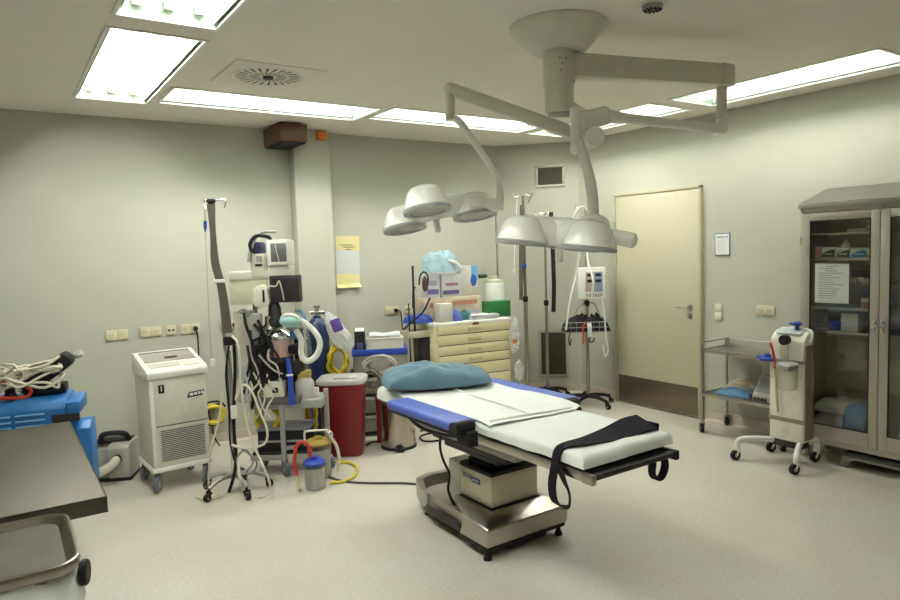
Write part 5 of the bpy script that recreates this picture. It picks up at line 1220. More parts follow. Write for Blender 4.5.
# things hung on the cabinet
lump_bag('plastic_bag', 'clear bag hanging at the end of the drawer cabinet with an orange label', 'bag', PD(515, 334, 6.55), .055, .17, FILM, 12, .06)
lump_bag('plastic_bag', 'small clear bag hanging low behind the blue arm board', 'bag', PD(519, 370, 6.5), .045, .10, FILM, 15, .05)
o = tag(MB().box(-.02, .02, -.01, .01, -.02, .02, .004).build('orange_clip', mat('clip_rust', (.40, .12, .05), .5), loc=PD(514.5, 341.5, 6.42), rotz=-YAW), 'small rust and black clip on the hanging clear bag', 'clip')
hs = thing('stethoscope', 'black and brown stethoscope hooked on the drawer cabinet rod', 'stethoscope', MW @ k_(423, 300, .10), -.14)
hc = hs.location
b = MB(); L_ = lambda px, py: S(hs, px, py)
b.tube([L_(419, 285), L_(420, 276), L_(424, 272), L_(428, 277), L_(427, 290)], .008, 8); b.tube([L_(413, 308), L_(413, 292), L_(415, 287)], .008, 8); b.tube([L_(430, 298), L_(423, 312), L_(412, 322), L_(403, 330)], .009, 8); b.build('tubing', BLACK, hs)
b = MB(); b.sphere(L_(425, 284), (.03, .015, .075)); b.build('ear_cup', mat('cup_brown', (.09, .04, .03), .5), hs)
# ================================================================== stands in the corner
def stand(label, px, pyt, base, m=STEELM, r=.012, legs=5, L=.28, hooks=True, legm=BLACK):
    c = V((base[0], base[1], 0)); t = thing('infusion_stand', label, 'drip stand', c, -YAW)
    top = S(t, px, pyt).z
    b = MB(); b.cyl((0, 0, .10), (0, 0, top), r, seg=12); b.build('pole', m, t)
    b = MB(); b.cyl((0, 0, .09), (0, 0, top*.52), r+.006, seg=12); b.build('lower_tube', STEELM, t)
    b = MB(); b.lathe([(.0, -.03), (.024, -.028), (.028, .0), (.024, .028), (0, .03)], (0, 0, top*.52), 14); b.cyl((0, -.02, top*.52), (0, -.055, top*.52), .014, seg=10); b.build('height_knob', BLACK, t)
    for k in range(legs):
        a = 2*PI*k/legs + .3; d = V((math.cos(a), math.sin(a), 0))
        b = MB(); b.tube([d*.02+V((0, 0, .10)), d*L*.55+V((0, 0, .098)), d*L+V((0, 0, .075))], lambda u: .024-.008*u, 8, 4); b.build('base_leg', legm, t)
        caster(t, d.x*L, d.y*L, .026, .075, BLACK, a)
    if hooks:
        for s in (-1, 1):
            b = MB(); b.tube([(0, 0, top-.01), (s*.05, 0, top), (s*.09, 0, top-.005), (s*.10, 0, top+.03)], .005, 8, 5); b.build('hook_arm', CHROME, t)
    return t, top
B1 = PZ(548.2, 398, 0)
t, top = stand('plain steel drip stand with two hooks in front of the corner vents', 547.5, 213, B1, L=.22)
b = MB(); x_ = S(t, 552.5, 250).x; tp, bt = S(t, 551, 212, -.03), S(t, 553.5, 312, -.03)
b.ribbon([tp, V((x_-.005, -.035, tp.z*.7+bt.z*.3)), V((x_+.003, -.03, tp.z*.3+bt.z*.7)), bt], [V((.022, .004, 0))]*4, .012); o = b.build('belt', BLACK, t)
B2 = PZ(528, 408, 0)
t, top = stand('brown-taped drip stand rising behind the near lamp head beside the drawer cabinet', 522, 196, B2, mat('pole_bronze', (.22, .17, .09), .45, .6), .015)
b = MB(); p = S(t, 524, 266); b.box(p.x-.022, p.x+.022, -.035, -.01, p.z-.022, p.z+.022, .004); b.build('blue_clip', ROYAL, t)
b = MB(); p, q = S(t, 521, 300, -.02), S(t, 522, 205, -.02); b.ribbon([q, q.lerp(p, .5), p], [V((.02, .004, 0)), V((.024, .004, 0)), V((.016, .004, 0))], .012); b.build('belt', BELT, t)
b = MB(); b.tube([S(t, 517, 200, -.05), S(t, 515.5, 230, -.05), S(t, 514, 268, -.05)], .0045, 6, 5); p = S(t, 514, 271, -.05); b.rings([(p+V((0, 0, .03)), .006), (p, .014), (p-V((0, 0, .035)), .006)], 12); b.build('hanging_line', WHITEP, t)
b = MB(); b.tube([S(t, 523, 200, -.02), S(t, 526, 195, -.03), S(t, 530, 197, -.03), S(t, 528, 203, -.03)], .006, 8); b.build('hook_ring', CHROME, t)
B3 = PZ(588.5, 405, 0)
t, top = stand('drip stand carrying the white infusion pump beside the door', 584, 207, B3, STEELM, .013, 5, .25)
pst = t
def p_(px, py, dy=0): return S(pst, px, py, dy)
b = MB(); c = p_(587, 296); b.tube([p_(572, 325), p_(577, 310), p_(584, 303), p_(588, 303), p_(594, 304), p_(602, 320), p_(605, 327)], .006, 8); b.box(-.03, .03, -.02, .02, p_(588, 305).z-.012, p_(588, 305).z+.012, .004); b.build('basket_bracket', GREYP, t)
b = MB(); zb_, zt2 = p_(586, 331).z, p_(586, 321).z; wx = (p_(608, 325).x-p_(563, 325).x)/2; xo = (p_(608, 325).x+p_(563, 325).x)/2
for z in (zb_, (zb_+zt2)/2, zt2):
    b.tube([(xo-wx, -.12, z), (xo+wx, -.12, z), (xo+wx, .12, z), (xo-wx, .12, z)], .004, 6, 1, closed=True)
for k in range(9): b.cyl((xo-wx+wx*2*k/8, -.12, zb_), (xo-wx+wx*2*k/8, -.12, zt2), .0016, seg=6)
for k in range(13): b.cyl((xo-wx+wx*2*k/12, -.12, zb_), (xo-wx+wx*2*k/12, .12, zb_), .0025, seg=6)
b.build('wire_basket', GREYP, t)
PW = Matrix.Translation(t.location) @ Matrix.Rotation(-YAW, 4, 'Z')
o = thing('cable_heap', 'black cables and cuffs heaped in the wire basket of the pump stand', 'cables', PW @ V((xo, 0, zb_+.006)), -YAW)
def heap(u, v):
    a, c = (u-.5)*2, (v-.5)*2; k = (max(0, 1-abs(a)**3)*max(0, 1-abs(c)**3))**.5
    return (a*wx*1.02, c*.112, .165*k*(.8+.5*noise.noise(V((a*3, c*3, 2)))+.25*noise.noise(V((a*9, c*9, 5)))))
b = MB(); b.grid(heap, 40, 20); b.build('cuff_cloth', BLACK, o, ang=70)
b = MB(); rn = random.Random(2)
for k in range(4): b.tube([(rn.uniform(-.8, .8)*wx, rn.uniform(-.13, .02), rn.uniform(.05, .14)) for _ in range(5)], .008, 8)
b.build('black_lead', BCABLE, o)
b = MB(); b.tube([(-.02, -.12, .10), (-.05, -.145, .05), (-.055, -.145, -.03), (-.055, -.14, -.12)], .009, 8); b.build('red_lead', REDC, o)
b = MB(); b.ribbon([(.01, -.128, .09), (.012, -.145, .04), (.012, -.142, -.05)], [V((.022, 0, 0))]*3, .006); b.build('white_strap', PAPERB, o)
b = MB(); b.tube([(-.17, -.13, .03), (-.2, -.14, -.06), (-.19, -.14, -.13), (-.175, -.14, -.06)], .006, 6); b.build('loose_lead', DARKP, o)
b = MB(); b.tube([(.02, -.14, -.05), (.0, -.15, -.09), (.04, -.15, -.10), (.06, -.14, -.06)], .007, 6); b.build('loose_lead', DARKP, o)
# pump
pm = thing('infusion_pump', 'white infusion pump with two small displays clamped on the drip stand by the door', 'infusion pump', PW @ V((p_(594, 298).x, -.02, p_(594, 300).z)), -YAW)
def q_(px, py, dy=-.09): return S(pm, px, py, dy)
xa, xb, za, zb2 = q_(578, 280).x, q_(606, 280).x, q_(590, 299).z, q_(590, 267.5).z
b = MB(); b.box(xa, xb, -.09, .03, za, zb2, .012); b.build('pump_body', WHITEP, pm)
xs = [q_(x, 280).x for x in (585.5, 593.5, 594, 602.5)]
b = MB(); b.box(xs[0], xs[1], -.094, -.088, q_(590, 292).z, q_(590, 272).z, .002); b.build('channel_panel', mat('panel_rose', (.48, .36, .34), .45), pm)
b = MB(); b.box(xs[2], xs[3], -.094, -.088, q_(590, 292).z, q_(590, 272).z, .002); b.build('channel_panel', mat('panel_steelblue', (.24, .30, .42), .45), pm)
for x_0, x_1, y_0, y_1 in ((587, 592, 273.5, 276.5), (587, 592, 279.5, 282.5), (595.5, 601, 273.5, 276.5), (595.5, 601, 279.5, 282.5)):
    b = MB(); b.box(q_(x_0, 280).x, q_(x_1, 280).x, -.0965, -.093, q_(590, y_1).z, q_(590, y_0).z, .001); b.build('digit_display', SCREEN, pm)
b = MB()
for k in range(6): b.box(q_(586+k*2.8, 280).x, q_(588+k*2.8, 280).x, -.095, -.088, q_(590, 297).z, q_(590, 293.5).z, .002)
b.build('keypad', GREYP, pm)
b = MB(); b.sphere(q_(605, 276), (.006, .006, .006), 10, 6); b.build('red_lamp', REDC, pm)
lead('hanging_tube', 'white tube arching over the near lamp head down to the infusion pump', [PD(572, 222, 6.35), PD(576, 212, 6.35), PD(582, 207, 6.35), PD(588, 214, 6.35), PD(586, 240, 6.3), PD(588, 262, 6.2), PD(593, 280, 6.05), PD(592, 298, 6.05)], .010, WHITEP, 'tube')
lead('hanging_tube', 'long white tube falling past the pump basket towards the floor', [PD(580, 250, 6.25), PD(576, 275, 6.2), PD(570, 300, 6.1), PD(566, 330, 6.05)], .008, WHITEP, 'tube')
lead('hanging_tube', 'thin white tube hanging between basket and door with a curled end', [PD(602, 296, 6.0), PD(604, 310, 5.98), PD(606, 335, 5.98), PD(608, 350, 5.98), PD(605, 356, 5.98), PD(603, 345, 5.98)], .007, WHITEP, 'tube')
# ================================================================== steel instrument trolley
XF, XB = 4.975, 5.335
YA_, YB_ = 3.525, 2.80
t = thing('instrument_trolley', 'two-shelf stainless trolley with guard rail between the door and the suction unit', 'trolley', ((XF+XB)/2, (YA_+YB_)/2, 0), -PI/2)
# local x runs along -Y, local y along +X
L2, D2 = (YA_-YB_)/2, (XB-XF)/2
zT = PX(702, 349.5, XF).z; zL = PX(702, 393, XF).z
for x in (-L2, L2):
    for y in (-D2, D2):
        b = MB(); b.cyl((x, y, .095), (x, y, zT+(.07 if y > 0 else .035)), .0125, seg=12); b.build('leg', STEELM, t)
        caster(t, x, y, .043, .105, STEELM, 2.4)
for z, nm in ((zT, 'top_shelf'), (zL, 'lower_shelf')):
    b = MB(); b.box(-L2, L2, -D2, D2, z-.004, z, .001); b.box(-L2, L2, -D2-.008, -D2+.004, z-.025, z+.008, .003); b.box(-L2, L2, D2-.004, D2+.008, z-.025, z+.008, .003); b.box(-L2-.008, -L2+.004, -D2, D2, z-.025, z+.008, .003); b.box(L2-.004, L2+.008, -D2, D2, z-.025, z+.008, .003)
    b.build(nm, mat('shelf_steel_' + nm, (.40, .37, .33), .33, 1., var=.05), t)
b = MB(); z = zT+.062; b.tube([(-L2, -D2, zT+.03), (-L2, -D2+.02, z), (-L2, D2, z), (L2, D2, z), (L2, -D2+.02, z), (L2, -D2, zT+.03)], .005, 8, 1); b.build('guard_rail', STEELM, t)
b = MB(); b.box(-L2-.018, -L2+.022, D2-.004, D2+.01, zT, zT+.075, .003); b.build('corner_plate', STEELM, t)
TW = Matrix.Translation(t.location) @ Matrix.Rotation(-PI/2, 4, 'Z'); TR = t
def t_(px, py, dy=0): return S(TR, px, py, dy)
o = thing('blue_package', 'flat light blue wrapped package on the lower trolley shelf', 'package', TW @ V((t_(734, 391, -.08).x, -.12, zL+.002)), -PI/2+.08)
softpack(o, .15, .2, .068, LBLUE, 3)
b = MB(); b.tube([(-.10, .03, .05), (-.02, .07, .07), (.05, .06, .068), (.11, .08, .05)], .004, 6); b.build('tie_cord', PAPERB, o)
o = thing('tan_bundle', 'tan cloth bundle behind the light blue package on the trolley', 'bundle', TW @ V((t_(738, 385, .06).x, -.0+.09, zL+.002)), -PI/2)
softpack(o, .15, .13, .115, SKIN_TAN, 7)
o = thing('handheld_terminal', 'grey sloped keypad device with black keys on the lower trolley shelf', 'device', TW @ V((t_(760, 390, -.1).x+.01, -.13, zL+.002)), -PI/2)
b = MB(); b.prism([(-.0, .0), (-.0, .05), (.13, .20), (.17, .195), (.19, 0)], -.06, .10, 'x', .006); b.build('device_body', mat('device_grey', (.40, .39, .37), .45), o)
b = MB(); mt = Matrix.Translation((0, 0, .035)) @ Matrix.Rotation(math.atan2(.15, .13), 4, 'X')
b.box(-.045, .085, .04, .18, .012, .016, mtx=mt); b.build('device_screen', GSCREEN, o)
for k in range(4):
    b = MB(); b.box(-.045+k*.03, -.025+k*.03, -.006, .004, .008, .03, .002); b.build('key', BLACK, o)
# ================================================================== suction unit
t = thing('suction_unit', 'cream wheeled suction pump with curved feet and clear jars in front of the glass cabinet', 'suction pump', (4.76, 2.665, 0), -PI/2)
SU = t
def u_(px, py, dy=-.04): return S(SU, px, py, dy)
xa, xb = u_(769, 430).x, u_(803, 440).x; zb_ = u_(786, 441).z; zt_ = u_(786, 338).z
BODY = mat('suction_cream', (.86, .835, .74), .45, var=.05)
b = MB(); b.prism([(-.04, zb_), (-.04, zt_-.10), (-.03, zt_-.02), (-.0, zt_+.02), (.06, zt_+.05), (.08, zt_+.045), (.09, zt_), (.09, zb_)], xa, xb, 'x', .014); b.build('pump_housing', BODY, t)
b = MB(); b.prism([(-.005, zt_+.022), (.06, zt_+.053), (.095, zt_+.05), (.09, zt_+.056), (.055, zt_+.06), (-.01, zt_+.03)], xa+.03, xb-.04, 'x', .002); b.build('top_panel', mat('panel_paleblue', (.48, .53, .55), .35), t)
b = MB(); b.tube([(xa+.01, .1, zt_+.0), (xa+.01, .09, zt_+.04), (xa+.06, .08, zt_+.056), (xb-.04, .07, zt_+.058), (xb+.012, .05, zt_+.035), (xb+.012, .03, zt_-.03)], .011, 10); b.build('top_handle', WHITEP, t)
b = MB(); b.box(xa-.006, xb+.006, -.046, -.036, u_(786, 421).z-.006, u_(786, 419).z+.01, .003); b.build('lower_seam', mat('seam_ochre', (.33, .29, .2), .6), t)
b = MB(); b.box(xa-.003, xb+.008, -.05, -.038, u_(786, 362).z-.006, u_(786, 360).z+.006, .003); b.build('rail', STEELM, t)
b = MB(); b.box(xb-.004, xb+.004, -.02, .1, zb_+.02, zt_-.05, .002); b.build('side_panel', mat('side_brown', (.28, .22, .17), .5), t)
p = u_(785, 340, -.06); b = MB(); b.cyl((p.x, -.04, p.z), (p.x, -.085, p.z), .036, seg=20); b.cyl((p.x, -.085, p.z), (p.x, -.095, p.z), .03, seg=20); b.build('vacuum_gauge', BLACK, t)
b = MB(); b.lathe([(.0, -.1), (.026, -.1), (.03, -.09), (.03, .0)], (p.x, -.068, p.z-.035), 18, cap=False); b.build('filter_glass', JAR, t)
# front jar, side jar
p = u_(788, 390, -.11); zt3 = u_(788, 364, -.11).z; zb3 = u_(788, 389, -.11).z
b = MB(); b.lathe([(.0, zb3), (.062, zb3), (.066, zb3+.015), (.07, zt3-.02)], (p.x, -.118, 0), 24, cap=False); b.build('collection_jar', JAR, t)
b = MB(); b.lathe([(.072, zt3-.025), (.074, zt3), (.06, zt3+.01), (0, zt3+.01)], (p.x, -.118, 0), 24); b.box(p.x+.01, p.x+.055, -.2, -.12, zt3-.04, zt3, .006); b.build('jar_cap', GREYP, t)
b = MB(); p = u_(766, 372, -.08); zt4 = u_(766, 360, -.08).z; b.lathe([(0, zt4-.13), (.052, zt4-.13), (.06, zt4)], (p.x-.01, -.03, 0), 22, cap=False); b.build('side_jar', JAR, t)
b = MB(); b.lathe([(.064, zt4-.008), (.066, zt4+.01), (.03, zt4+.016), (.026, zt4+.04), (0, zt4+.04)], (p.x-.01, -.03, 0), 22); b.box(p.x-.10, p.x+.06, -.045, -.015, zt4, zt4+.02, .006); b.build('side_jar_cap', ROYAL, t)
b = MB(); p = u_(797, 324, .04); b.sphere((p.x-.005, .05, p.z-.0), (.035, .03, .018)); b.cyl((p.x-.005, .05, p.z-.05), (p.x-.005, .05, p.z), .012, seg=10); b.box(p.x-.06, p.x+.02, .04, .06, p.z-.01, p.z+.008, .004); b.build('blue_connector', ROYAL, t)
b = MB(); b.tube([u_(771, 347, -.06), u_(770.5, 343, -.09), u_(773, 352, -.1), u_(775, 362, -.1), u_(777, 367, -.1)], .009, 8); b.tube([u_(774, 367, -.1), u_(778, 366, -.1)], .012, 8, 2); b.build('red_tube', REDC, t)
b = MB(); b.tube([u_(775, 366, -.06), u_(776, 385, -.06), u_(777, 400, -.06), u_(778, 412, -.06)], .008, 8); b.build('tan_tube', mat('tube_tan', (.55, .47, .30), .5), t)
b = MB(); b.tube([u_(811, 350, .02), u_(813, 365, .02), u_(812, 385, .02), u_(809, 400, .02), u_(808, 375, .02), u_(811, 353, .02)], .008, 8); b.build('hanging_hose', JAR, t)
b = MB(); p = u_(785, 432, -.05); b.lathe([(0, 0), (.025, .002), (.028, .006)], seg=20, mtx=Matrix.Translation((p.x, -.041, p.z)) @ Matrix.Rotation(PI/2, 4, 'X')); b.build('badge', CREAM, t)
# feet: arched arms with casters
ub = MB(); ub.box(xa+.02, xb-.02, -.03, .10, zb_-.05, zb_+.01, .008); ub.build('under_frame', DARKP, t)
def w2l(x, y): return V((-(y-t.location.y), x-t.location.x, 0))
for (wx_, wy_), s in (((4.545, 2.915), -1), ((4.565, 2.475), 1), ((4.945, 2.53), 1), ((4.93, 2.86), -1)):
    e = w2l(wx_, wy_); st = V((xa+.03 if s < 0 else xb-.03, -.03 if e.y < 0 else .08, zb_-.01)); kn = V((e.x*.92+st.x*.08, e.y*.92+st.y*.08, zb_-.015))
    if s > 0 and e.y < 0: kn = V((e.x*.7+st.x*.3, e.y*.7+st.y*.3, zb_-.03))
    kn.z = min(kn.z, .16)
    P = [st, st.lerp(kn, .6)+V((0, 0, .008)), kn, V((e.x, e.y, .115)), V((e.x, e.y, .075))]
    b = MB(); b.tube(P, .021, 12, 5); b.build('foot_arm', WHITEP, t)
    caster(t, e.x, e.y, .038, .085, WHITEP, -1.9)
# ================================================================== glass-fronted steel cabinet
CF = 4.98; Y0c, Y1c = 2.682, 1.575; Zb, Zt = .13, 1.872
t = thing('glass_cabinet', 'tall steel cabinet with sloped roof and two glass doors beside the suction pump', 'cabinet', (CF, (Y0c+Y1c)/2, 0), -PI/2)
GC = t
hw = (Y0c-Y1c)/2; dp = XR-CF-.008
b = MB()
b.box(-hw, -hw+.012, .02, dp, Zb, Zt); b.box(hw-.012, hw, .02, dp, Zb, Zt); b.box(-hw, hw, dp-.012, dp, Zb, Zt); b.box(-hw, hw, .02, dp, Zb, Zb+.03); b.box(-hw, hw, .02, dp, Zt-.02, Zt)
b.build('carcass', CABST, t)
b = MB(); b.prism([(-.02, Zt), (-.02, Zt+.035), (dp, PX(833, 188, XR).z), (dp, Zt)], -hw-.008, hw+.008, 'x', .004); b.build('sloped_roof', mat('roof_steel', (.19, .17, .145), .5, .5, var=.05), t)
b = MB(); b.box(-hw-.008, hw+.008, -.024, -.018, Zt-.002, Zt+.038, .002); b.build('roof_edge', STEELM, t)
b = MB(); b.box(-hw, hw, .0, .02, Zt-.035, Zt, .003); b.box(-hw, hw, .0, .02, Zb, Zb+.04, .003); b.box(-hw, -hw+.02, 0, .02, Zb, Zt, .003); b.box(hw-.02, hw, 0, .02, Zb, Zt, .003); b.build('front_frame', CABST, t)
for x in (-hw+.035, hw-.035):
    for y in (.06, dp-.06):
        b = MB(); b.cyl((x, y, .0), (x, y, Zb), .018, seg=12); b.lathe([(.026, 0), (.026, .012), (.018, .016)], (x, y, 0), 12); b.build('leg', STEELM, t)
def g_(px, py, dy=0): return S(GC, px, py, dy)
SH = [g_(845, y, .1).z for y in (232.5, 258.5)]
SH += [g_(845, 307.5, .1).z, g_(845, 331.5, .1).z]
zs_r = g_(860, 284.5, .1).z
xm_ = 0.0
for z in SH:
    b = MB(); b.box(-hw+.014, hw-.014, .06, dp-.014, z-.008, z, .002); b.box(-hw+.014, hw-.014, .056, .062, z-.016, z+.002, .001); b.build('shelf', mat('shelf_pale_%d' % int(z*100), (.46, .43, .37), .4, .5), t)
DW = hw-.006
for k, (x0, x1) in enumerate(((-hw+.012, -.002), (.002, hw-.012))):
    f = .075; z0, z1 = Zb+.045, Zt-.04; gz0, gz1 = z0+.105, z1-.055
    if k == 0: f0, f1 = .068, .058
    else: f0, f1 = .058, .068
    b = MB(); b.box(x0, x0+f0, -.022, -.002, z0, z1, .003); b.box(x1-f1, x1, -.022, -.002, z0, z1, .003); b.box(x0+f0, x1-f1, -.022, -.002, z0, gz0, .003); b.box(x0+f0, x1-f1, -.022, -.002, gz1, z1, .003)
    d = b.build('door', CABST, t)
    b = MB(); b.box(x0+f0-.006, x1-f1+.006, -.014, -.010, gz0-.006, gz1+.006); b.build('glass_pane', DGLASS, d)
    b = MB(); g = .006
    b.box(x0+f0, x0+f0+g, -.024, -.012, gz0, gz1); b.box(x1-f1-g, x1-f1, -.024, -.012, gz0, gz1); b.box(x0+f0, x1-f1, -.024, -.012, gz0, gz0+g); b.box(x0+f0, x1-f1, -.024, -.012, gz1-g, gz1); b.build('glass_seal', DARKP, d)
    xh = x1-.022 if k == 0 else x0+.022; zh = g_(876, 325).z
    b = MB(); b.box(xh-.015, xh+.015, -.027, -.02, zh-.035, zh+.035, .003); b.cyl((xh, -.024, zh-.01), (xh, -.05, zh-.01), .009, seg=10); b.tube([(xh, -.05, zh-.01), (xh+(.012 if k else -.012), -.052, zh-.02), (xh+(.015 if k else -.015), -.05, zh-.05)], .006, 8); b.build('door_handle', CHROME, d)
    for zz in (z0+.2, z1-.2):
        b = MB(); xx = x0 if k == 0 else x1; b.cyl((xx, -.02, zz-.03), (xx, -.02, zz+.03), .007, seg=8); b.build('hinge', STEELM, d)
b = MB(); b.box(-.012, .012, -.03, -.018, Zt-.045, Zt-.01, .004); b.build('latch', STEELM, t)
# paper taped to the glass
p, q = g_(814.5, 263.5, -.025), g_(848, 304, -.025)
o = thing('notice_sheet', 'white printed notice taped to the glass of the steel cabinet door', 'notice', (CF-.0150, GC.location.y-(p.x+q.x)/2, (p.z+q.z)/2), -PI/2)
w, h = (q.x-p.x)/2, (p.z-q.z)/2
b = MB(); b.box(-w, w, -.0015, .0, -h, h); b.build('paper', PAPER, o)
b = MB(); rn = random.Random(8)
for i in range(15):
    zz = h*.86 - i*h*.115; a, c = (-.35, .35) if i in (0, 2) else (-.78, -.78+rn.uniform(.7, 1.5))
    b.box(w*a, w*c, -.0022, -.0012, zz-.0025, zz+.0025)
b.build('printed_lines', mat('print_pale', (.36, .36, .36), .7), o)
b = MB(); b.box(-w*.98, w*.98, -.0024, -.001, h*.97, h*1.03); b.build('tape', GREYP, o)
# ---- things inside
def inside(name, label, cat, px0, px1, pyt, zs, dy, depth, m, bands=(), bev=.003, grp=None):
    a, c = g_(px0, 300, dy).x, g_(px1, 300, dy).x; h = g_((px0+px1)/2, pyt, dy).z-zs
    o = thing(name, label, cat, (CF+dy, GC.location.y-(a+c)/2, zs+.0015), -PI/2, grp); w = (c-a)/2
    b = MB(); b.box(-w, w, 0, depth, 0, h, bev); b.build('box_body', m, o)
    for u0, u1, v0, v1, mm in bands:
        b = MB(); b.box(-w+2*w*u0, -w+2*w*u1, -.0015, .001, h*v0, h*v1); b.build('printed_band', mm, o)
    return o, w, h
inside('steel_tray', 'white instrument tray on the top shelf of the glass cabinet', 'tray', 846, 864, 228.5, SH[0], .1, .2, WHITEP)
inside('carton', 'grey-blue carton at the end of the top cabinet shelf', 'box', 865, 876, 221, SH[0], .1, .12, mat('carton_greyblue', (.38, .42, .45), .5), [(.1, .9, .3, .6, PAPER)])
def swoosh(o, w, h, m):
    b = MB(); b.prism([(-w*.9, h*.08), (-w*.9, h*.35), (-w*.3, h*.62), (w*.5, h*.78), (w*.92, h*.8), (w*.92, h*.08)], -.002, .0, 'y'); b.build('printed_swoosh', m, o)
    b = MB(); b.box(-w*.5, w*.6, -.0032, -.0015, h*.36, h*.46); b.build('printed_line', PAPER, o)
o, w, h = inside('glove_box', 'pink carton at the hinge side of the second cabinet shelf', 'box', 815, 820.5, 247, SH[1], .09, .15, PINKB)
o, w, h = inside('glove_box', 'first white carton with a black curved print beside the pink carton', 'box', 821, 834.5, 247.5, SH[1], .09, .12, PAPER, grp='glove cartons on the second cabinet shelf'); swoosh(o, w, h, INK)
o, w, h = inside('glove_box', 'second white carton with a black curved print, below the white bottle', 'box', 835.5, 849, 248, SH[1], .09, .12, PAPER, grp='glove cartons on the second cabinet shelf'); swoosh(o, w, h, INK)
zq = SH[1]+h+.004
bt = thing('bottle', 'small white bottle standing on the black-printed carton', 'bottle', (CF+.15, GC.location.y-g_(845.5, 245, .15).x, zq), -PI/2)
b = MB(); b.lathe([(0, 0), (.028, 0), (.03, .006), (.026, .025), (.012, .035), (.012, .05), (0, .052)], seg=18); b.build('bottle_body', WHITEP, bt)
o, w, h = inside('glove_box', 'bright blue and white carton on the second cabinet shelf', 'box', 850, 866, 248, SH[1], .09, .12, PAPER, grp='glove cartons on the second cabinet shelf'); swoosh(o, w, h, BLUEC)
inside('glove_box', 'orange and cream carton at the inner end of the second cabinet shelf', 'box', 867, 878, 248, SH[1], .09, .12, ORANGEC, [(.0, .3, .3, .9, PAPER)])
ZR_ = zs_r
b = MB(); a, c = g_(850, 290, .1).x, -.02
b.box(a, c, .06, dp-.014, ZR_-.006, ZR_, .002); b.build('half_shelf', CABST, t)
inside('violet_pack', 'dark violet carton on the short middle shelf behind the notice', 'box', 851, 861, 270.5, ZR_, .12, .12, mat('violet_dark', (.09, .06, .14), .5), [(.1, .9, .2, .45, PAPER)])
for i, (x0, x1, y) in enumerate([(850, 856, 279), (857, 864, 277.5), (865, 872, 278.5)]):
    inside('blister_pack', ['first clear white blister pack on the short middle shelf', 'second and tallest clear white blister pack on the short middle shelf', 'third clear white blister pack on the short middle shelf'][i], 'pack', x0, x1, y, ZR_, .075, .03, mat('blister_%d' % i, (.48, .48, .45), .3), [(.1, .9, .15, .4, GREYP)])
o = thing('pill_jar', 'small orange and cream jar on the third cabinet shelf', 'jar', (CF+.12, GC.location.y-g_(867, 300, .12).x, SH[2]+.0015), -PI/2)
b = MB(); b.lathe([(0, 0), (.034, 0), (.036, .006), (.036, .045), (.03, .05), (0, .05)], seg=20); b.build('jar_body', mat('jar_salmon', (.50, .22, .13), .5), o)
b = MB(); b.lathe([(.038, .045), (.038, .07), (.034, .074), (0, .074)], seg=20); b.build('jar_lid', CREAM, o)
inside('white_box', 'white lidded box on the fourth cabinet shelf', 'box', 841, 858.5, 313.5, SH[3], .1, .2, mat('box_white_cab', (.62, .61, .55), .5), [(.0, 1.0, .86, .90, GREYP)])
o, w, h = inside('blue_pack', 'small blue wrapped pack beside the white lidded box', 'pack', 829, 839, 322, SH[3], .12, .1, ROYAL)
inside('flat_pack', 'flat white pack lying at the hinge side of the fourth cabinet shelf', 'pack', 815, 828, 327.5, SH[3], .1, .15, PAPER)
ZF = Zb+.032
yb = [(.135, .30, 0), (.13, .28, .0), (.12, .27, 0)]
zc = ZF
for i in range(3):
    o = thing('sheet_pack', ['lowest clear-wrapped white pack in the stack on the cabinet floor', 'second clear-wrapped white pack up in the stack on the cabinet floor', 'topmost clear-wrapped white pack of the stack on the cabinet floor', 'topmost clear-wrapped white pack of the stack on the cabinet floor'][i], 'pack', (CF+.05, GC.location.y-(-.305+.008*(i % 2)), zc+.0015), -PI/2+.05*(i-1.5)*.6)
    w = .20-.008*i
    def fn(u, v, w=w, i=i):
        a, c = (u-.5)*2, (v-.5)*2; k = (max(0, 1-abs(a)**6)*max(0, 1-abs(c)**6))**.5
        return (a*w, .135+c*.125, .098*k*(.93+.08*noise.noise(V((a*3+i, c*3, i)))+.07*noise.noise(V((a*11, c*9, i+4)))))
    b = MB(); b.grid(fn, 26, 18); b.quad((-w, .01, 0), (-w, .26, 0), (w, .26, 0), (w, .01, 0)); b.build('wrapped_sheets', mat('wrap_grey_%d' % i, (.50, .50, .47), .28, var=.12, scale=9, bump=.3, bscale=14, coat=.4), o, ang=70)
    zc += .098
o = thing('blue_bag', 'glossy blue packed bag on the cabinet floor beside the white packs', 'bag', (CF+.03, GC.location.y-g_(855, 415, .1).x-.02, ZF+.0015), -PI/2)
wv = (g_(866, 415, .1).x-g_(842, 415, .1).x)/2; hv = g_(853, 402, .1).z-ZF
def fnb(u, v):
    a = 2*PI*u; z = v; k = (1-abs(2*z-1)**5)**.5
    n = 1+.12*noise.noise(V((math.cos(a)*2, math.sin(a)*2, z*3)))
    return (wv*.95*k*n*math.copysign(abs(math.cos(a))**.5, math.cos(a)), .10+.09*k*n*math.copysign(abs(math.sin(a))**.5, math.sin(a)), hv*z)
b = MB(); b.grid(fnb, 36, 18); b.build('bag_body', mat('bag_blue', (.08, .20, .40), .25, var=.15, bump=.3, bscale=12), o, ang=70)
b = MB(); b.box(-wv*1.08, -wv*.85, .02, .16, 0, hv*.7, .01); b.build('dark_edge', mat('bag_navy', (.02, .03, .20), .35), o)
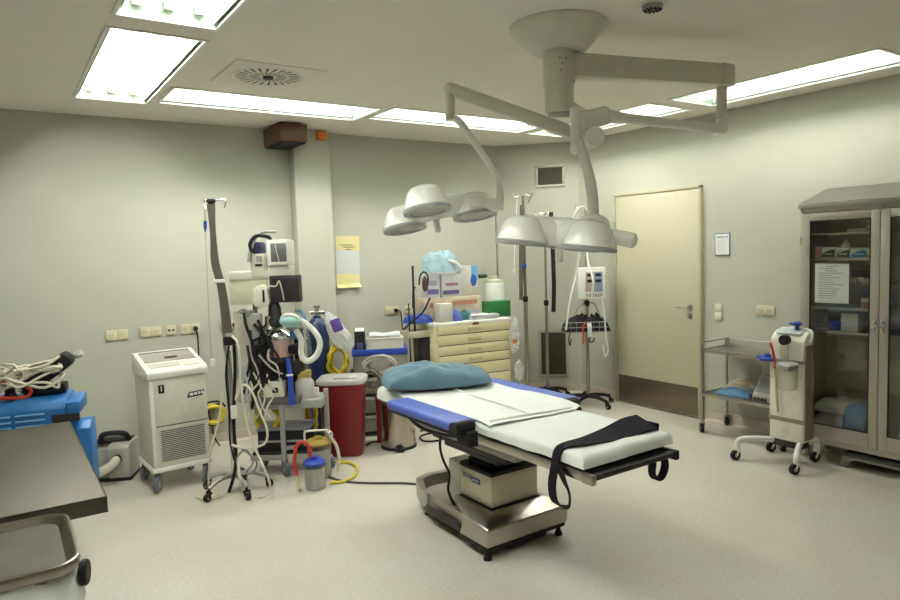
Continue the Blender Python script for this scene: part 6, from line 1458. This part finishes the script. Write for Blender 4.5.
# second bay, only a sliver shows
for i, (z, lab, m, h_) in enumerate([(SH[0], 'cream carton at the picture edge on the top cabinet shelf', CREAM, .06), (SH[1], 'pink-edged carton at the picture edge on the second cabinet shelf', mat('card_rose', (.5, .36, .33), .6), .07), (SH[2], 'white flat carton at the picture edge on the third cabinet shelf', PAPER, .05), (SH[3], 'navy carton at the picture edge on the fourth cabinet shelf', mat('card_navy', (.03, .04, .13), .5), .10)]):
    o = thing('supply_carton', lab, 'box', (CF+.09, GC.location.y-.20, z+.0015), -PI/2)
    b = MB(); b.box(-.12, .14, 0, .16, 0, h_, .004); b.build('box_body', m, o)
    b = MB(); b.box(-.1, .1, -.0015, .001, h_*.3, h_*.6); b.build('printed_band', GREYP, o)
for i, (x, m, lab, h_) in enumerate([(.105, WHITEP, 'white packet standing low in the second cabinet bay', .15), (.19, GREEN, 'green packet low in the second cabinet bay at the picture edge', .12)]):
    o = thing('supply_packet', lab, 'packet', (CF+.06, GC.location.y-x, ZF+.0015), -PI/2)
    softpack(o, .045, .14, h_, m, i+9, 'packet_body')
o = thing('ochre_box', 'ochre box lying at the bottom of the second cabinet bay', 'box', (CF+.225, GC.location.y-.17, ZF+.0015), -PI/2)
b = MB(); b.box(-.1, .12, 0, .12, 0, .09, .004); b.build('box_body', mat('card_ochre', (.45, .33, .12), .6), o); b = MB(); b.box(-.1, .12, -.001, .001, .07, .075); b.build('lid_seam', DARKP, o)
# ---- step stool under the cabinet
a, c = PZ(843, 466, 0), PZ(899, 481, 0)
t = thing('step_stool', 'low grey metal step stool pushed under the glass cabinet', 'step stool', ((a.x+c.x)/2+.0, (a.y+c.y)/2-.06, 0), -PI/2)
zs = .105
w = (a.y-c.y)/2+.06
STL = mat('stool_grey', (.23, .225, .20), .5, .4, var=.05)
b = MB(); b.box(-w, w, .0, .26, zs-.022, zs, .004); b.build('tread', mat('tread_dark', (.05, .05, .05), .8), t)
for y in (0.0, .25):
    b = MB(); b.prism([(-w, zs-.02), (-w-.012, 0), (-w+.04, 0), (-w+.05, zs-.055), (-w+.085, zs-.038), (w-.085, zs-.038), (w-.05, zs-.055), (w-.04, 0), (w+.012, 0), (w, zs-.02)], y-.006, y+.006, 'y', .002); b.build('side_frame', STL, t)
for x in (-w+.02, w-.02):
    b = MB(); b.box(x-.012, x+.012, 0, .25, zs-.04, zs-.02, .002); b.build('cross_bar', STL, t)
# ================================================================== light and render look
w = bpy.data.worlds.new('world'); SC.world = w; w.use_nodes = True
w.node_tree.nodes['Background'].inputs[0].default_value = (.5, .5, .45, 1); w.node_tree.nodes['Background'].inputs[1].default_value = .01
SC.view_settings.view_transform = 'Standard'; SC.view_settings.look = 'None'; SC.view_settings.gamma = 1; SC.view_settings.use_curve_mapping = False
SC.view_settings.exposure = 0.32
SC.cycles.use_denoising = True
SC.cycles.max_bounces = 8; SC.cycles.diffuse_bounces = 5; SC.cycles.glossy_bounces = 4; SC.cycles.transparent_max_bounces = 24
SC.cycles.sample_clamp_indirect = 6
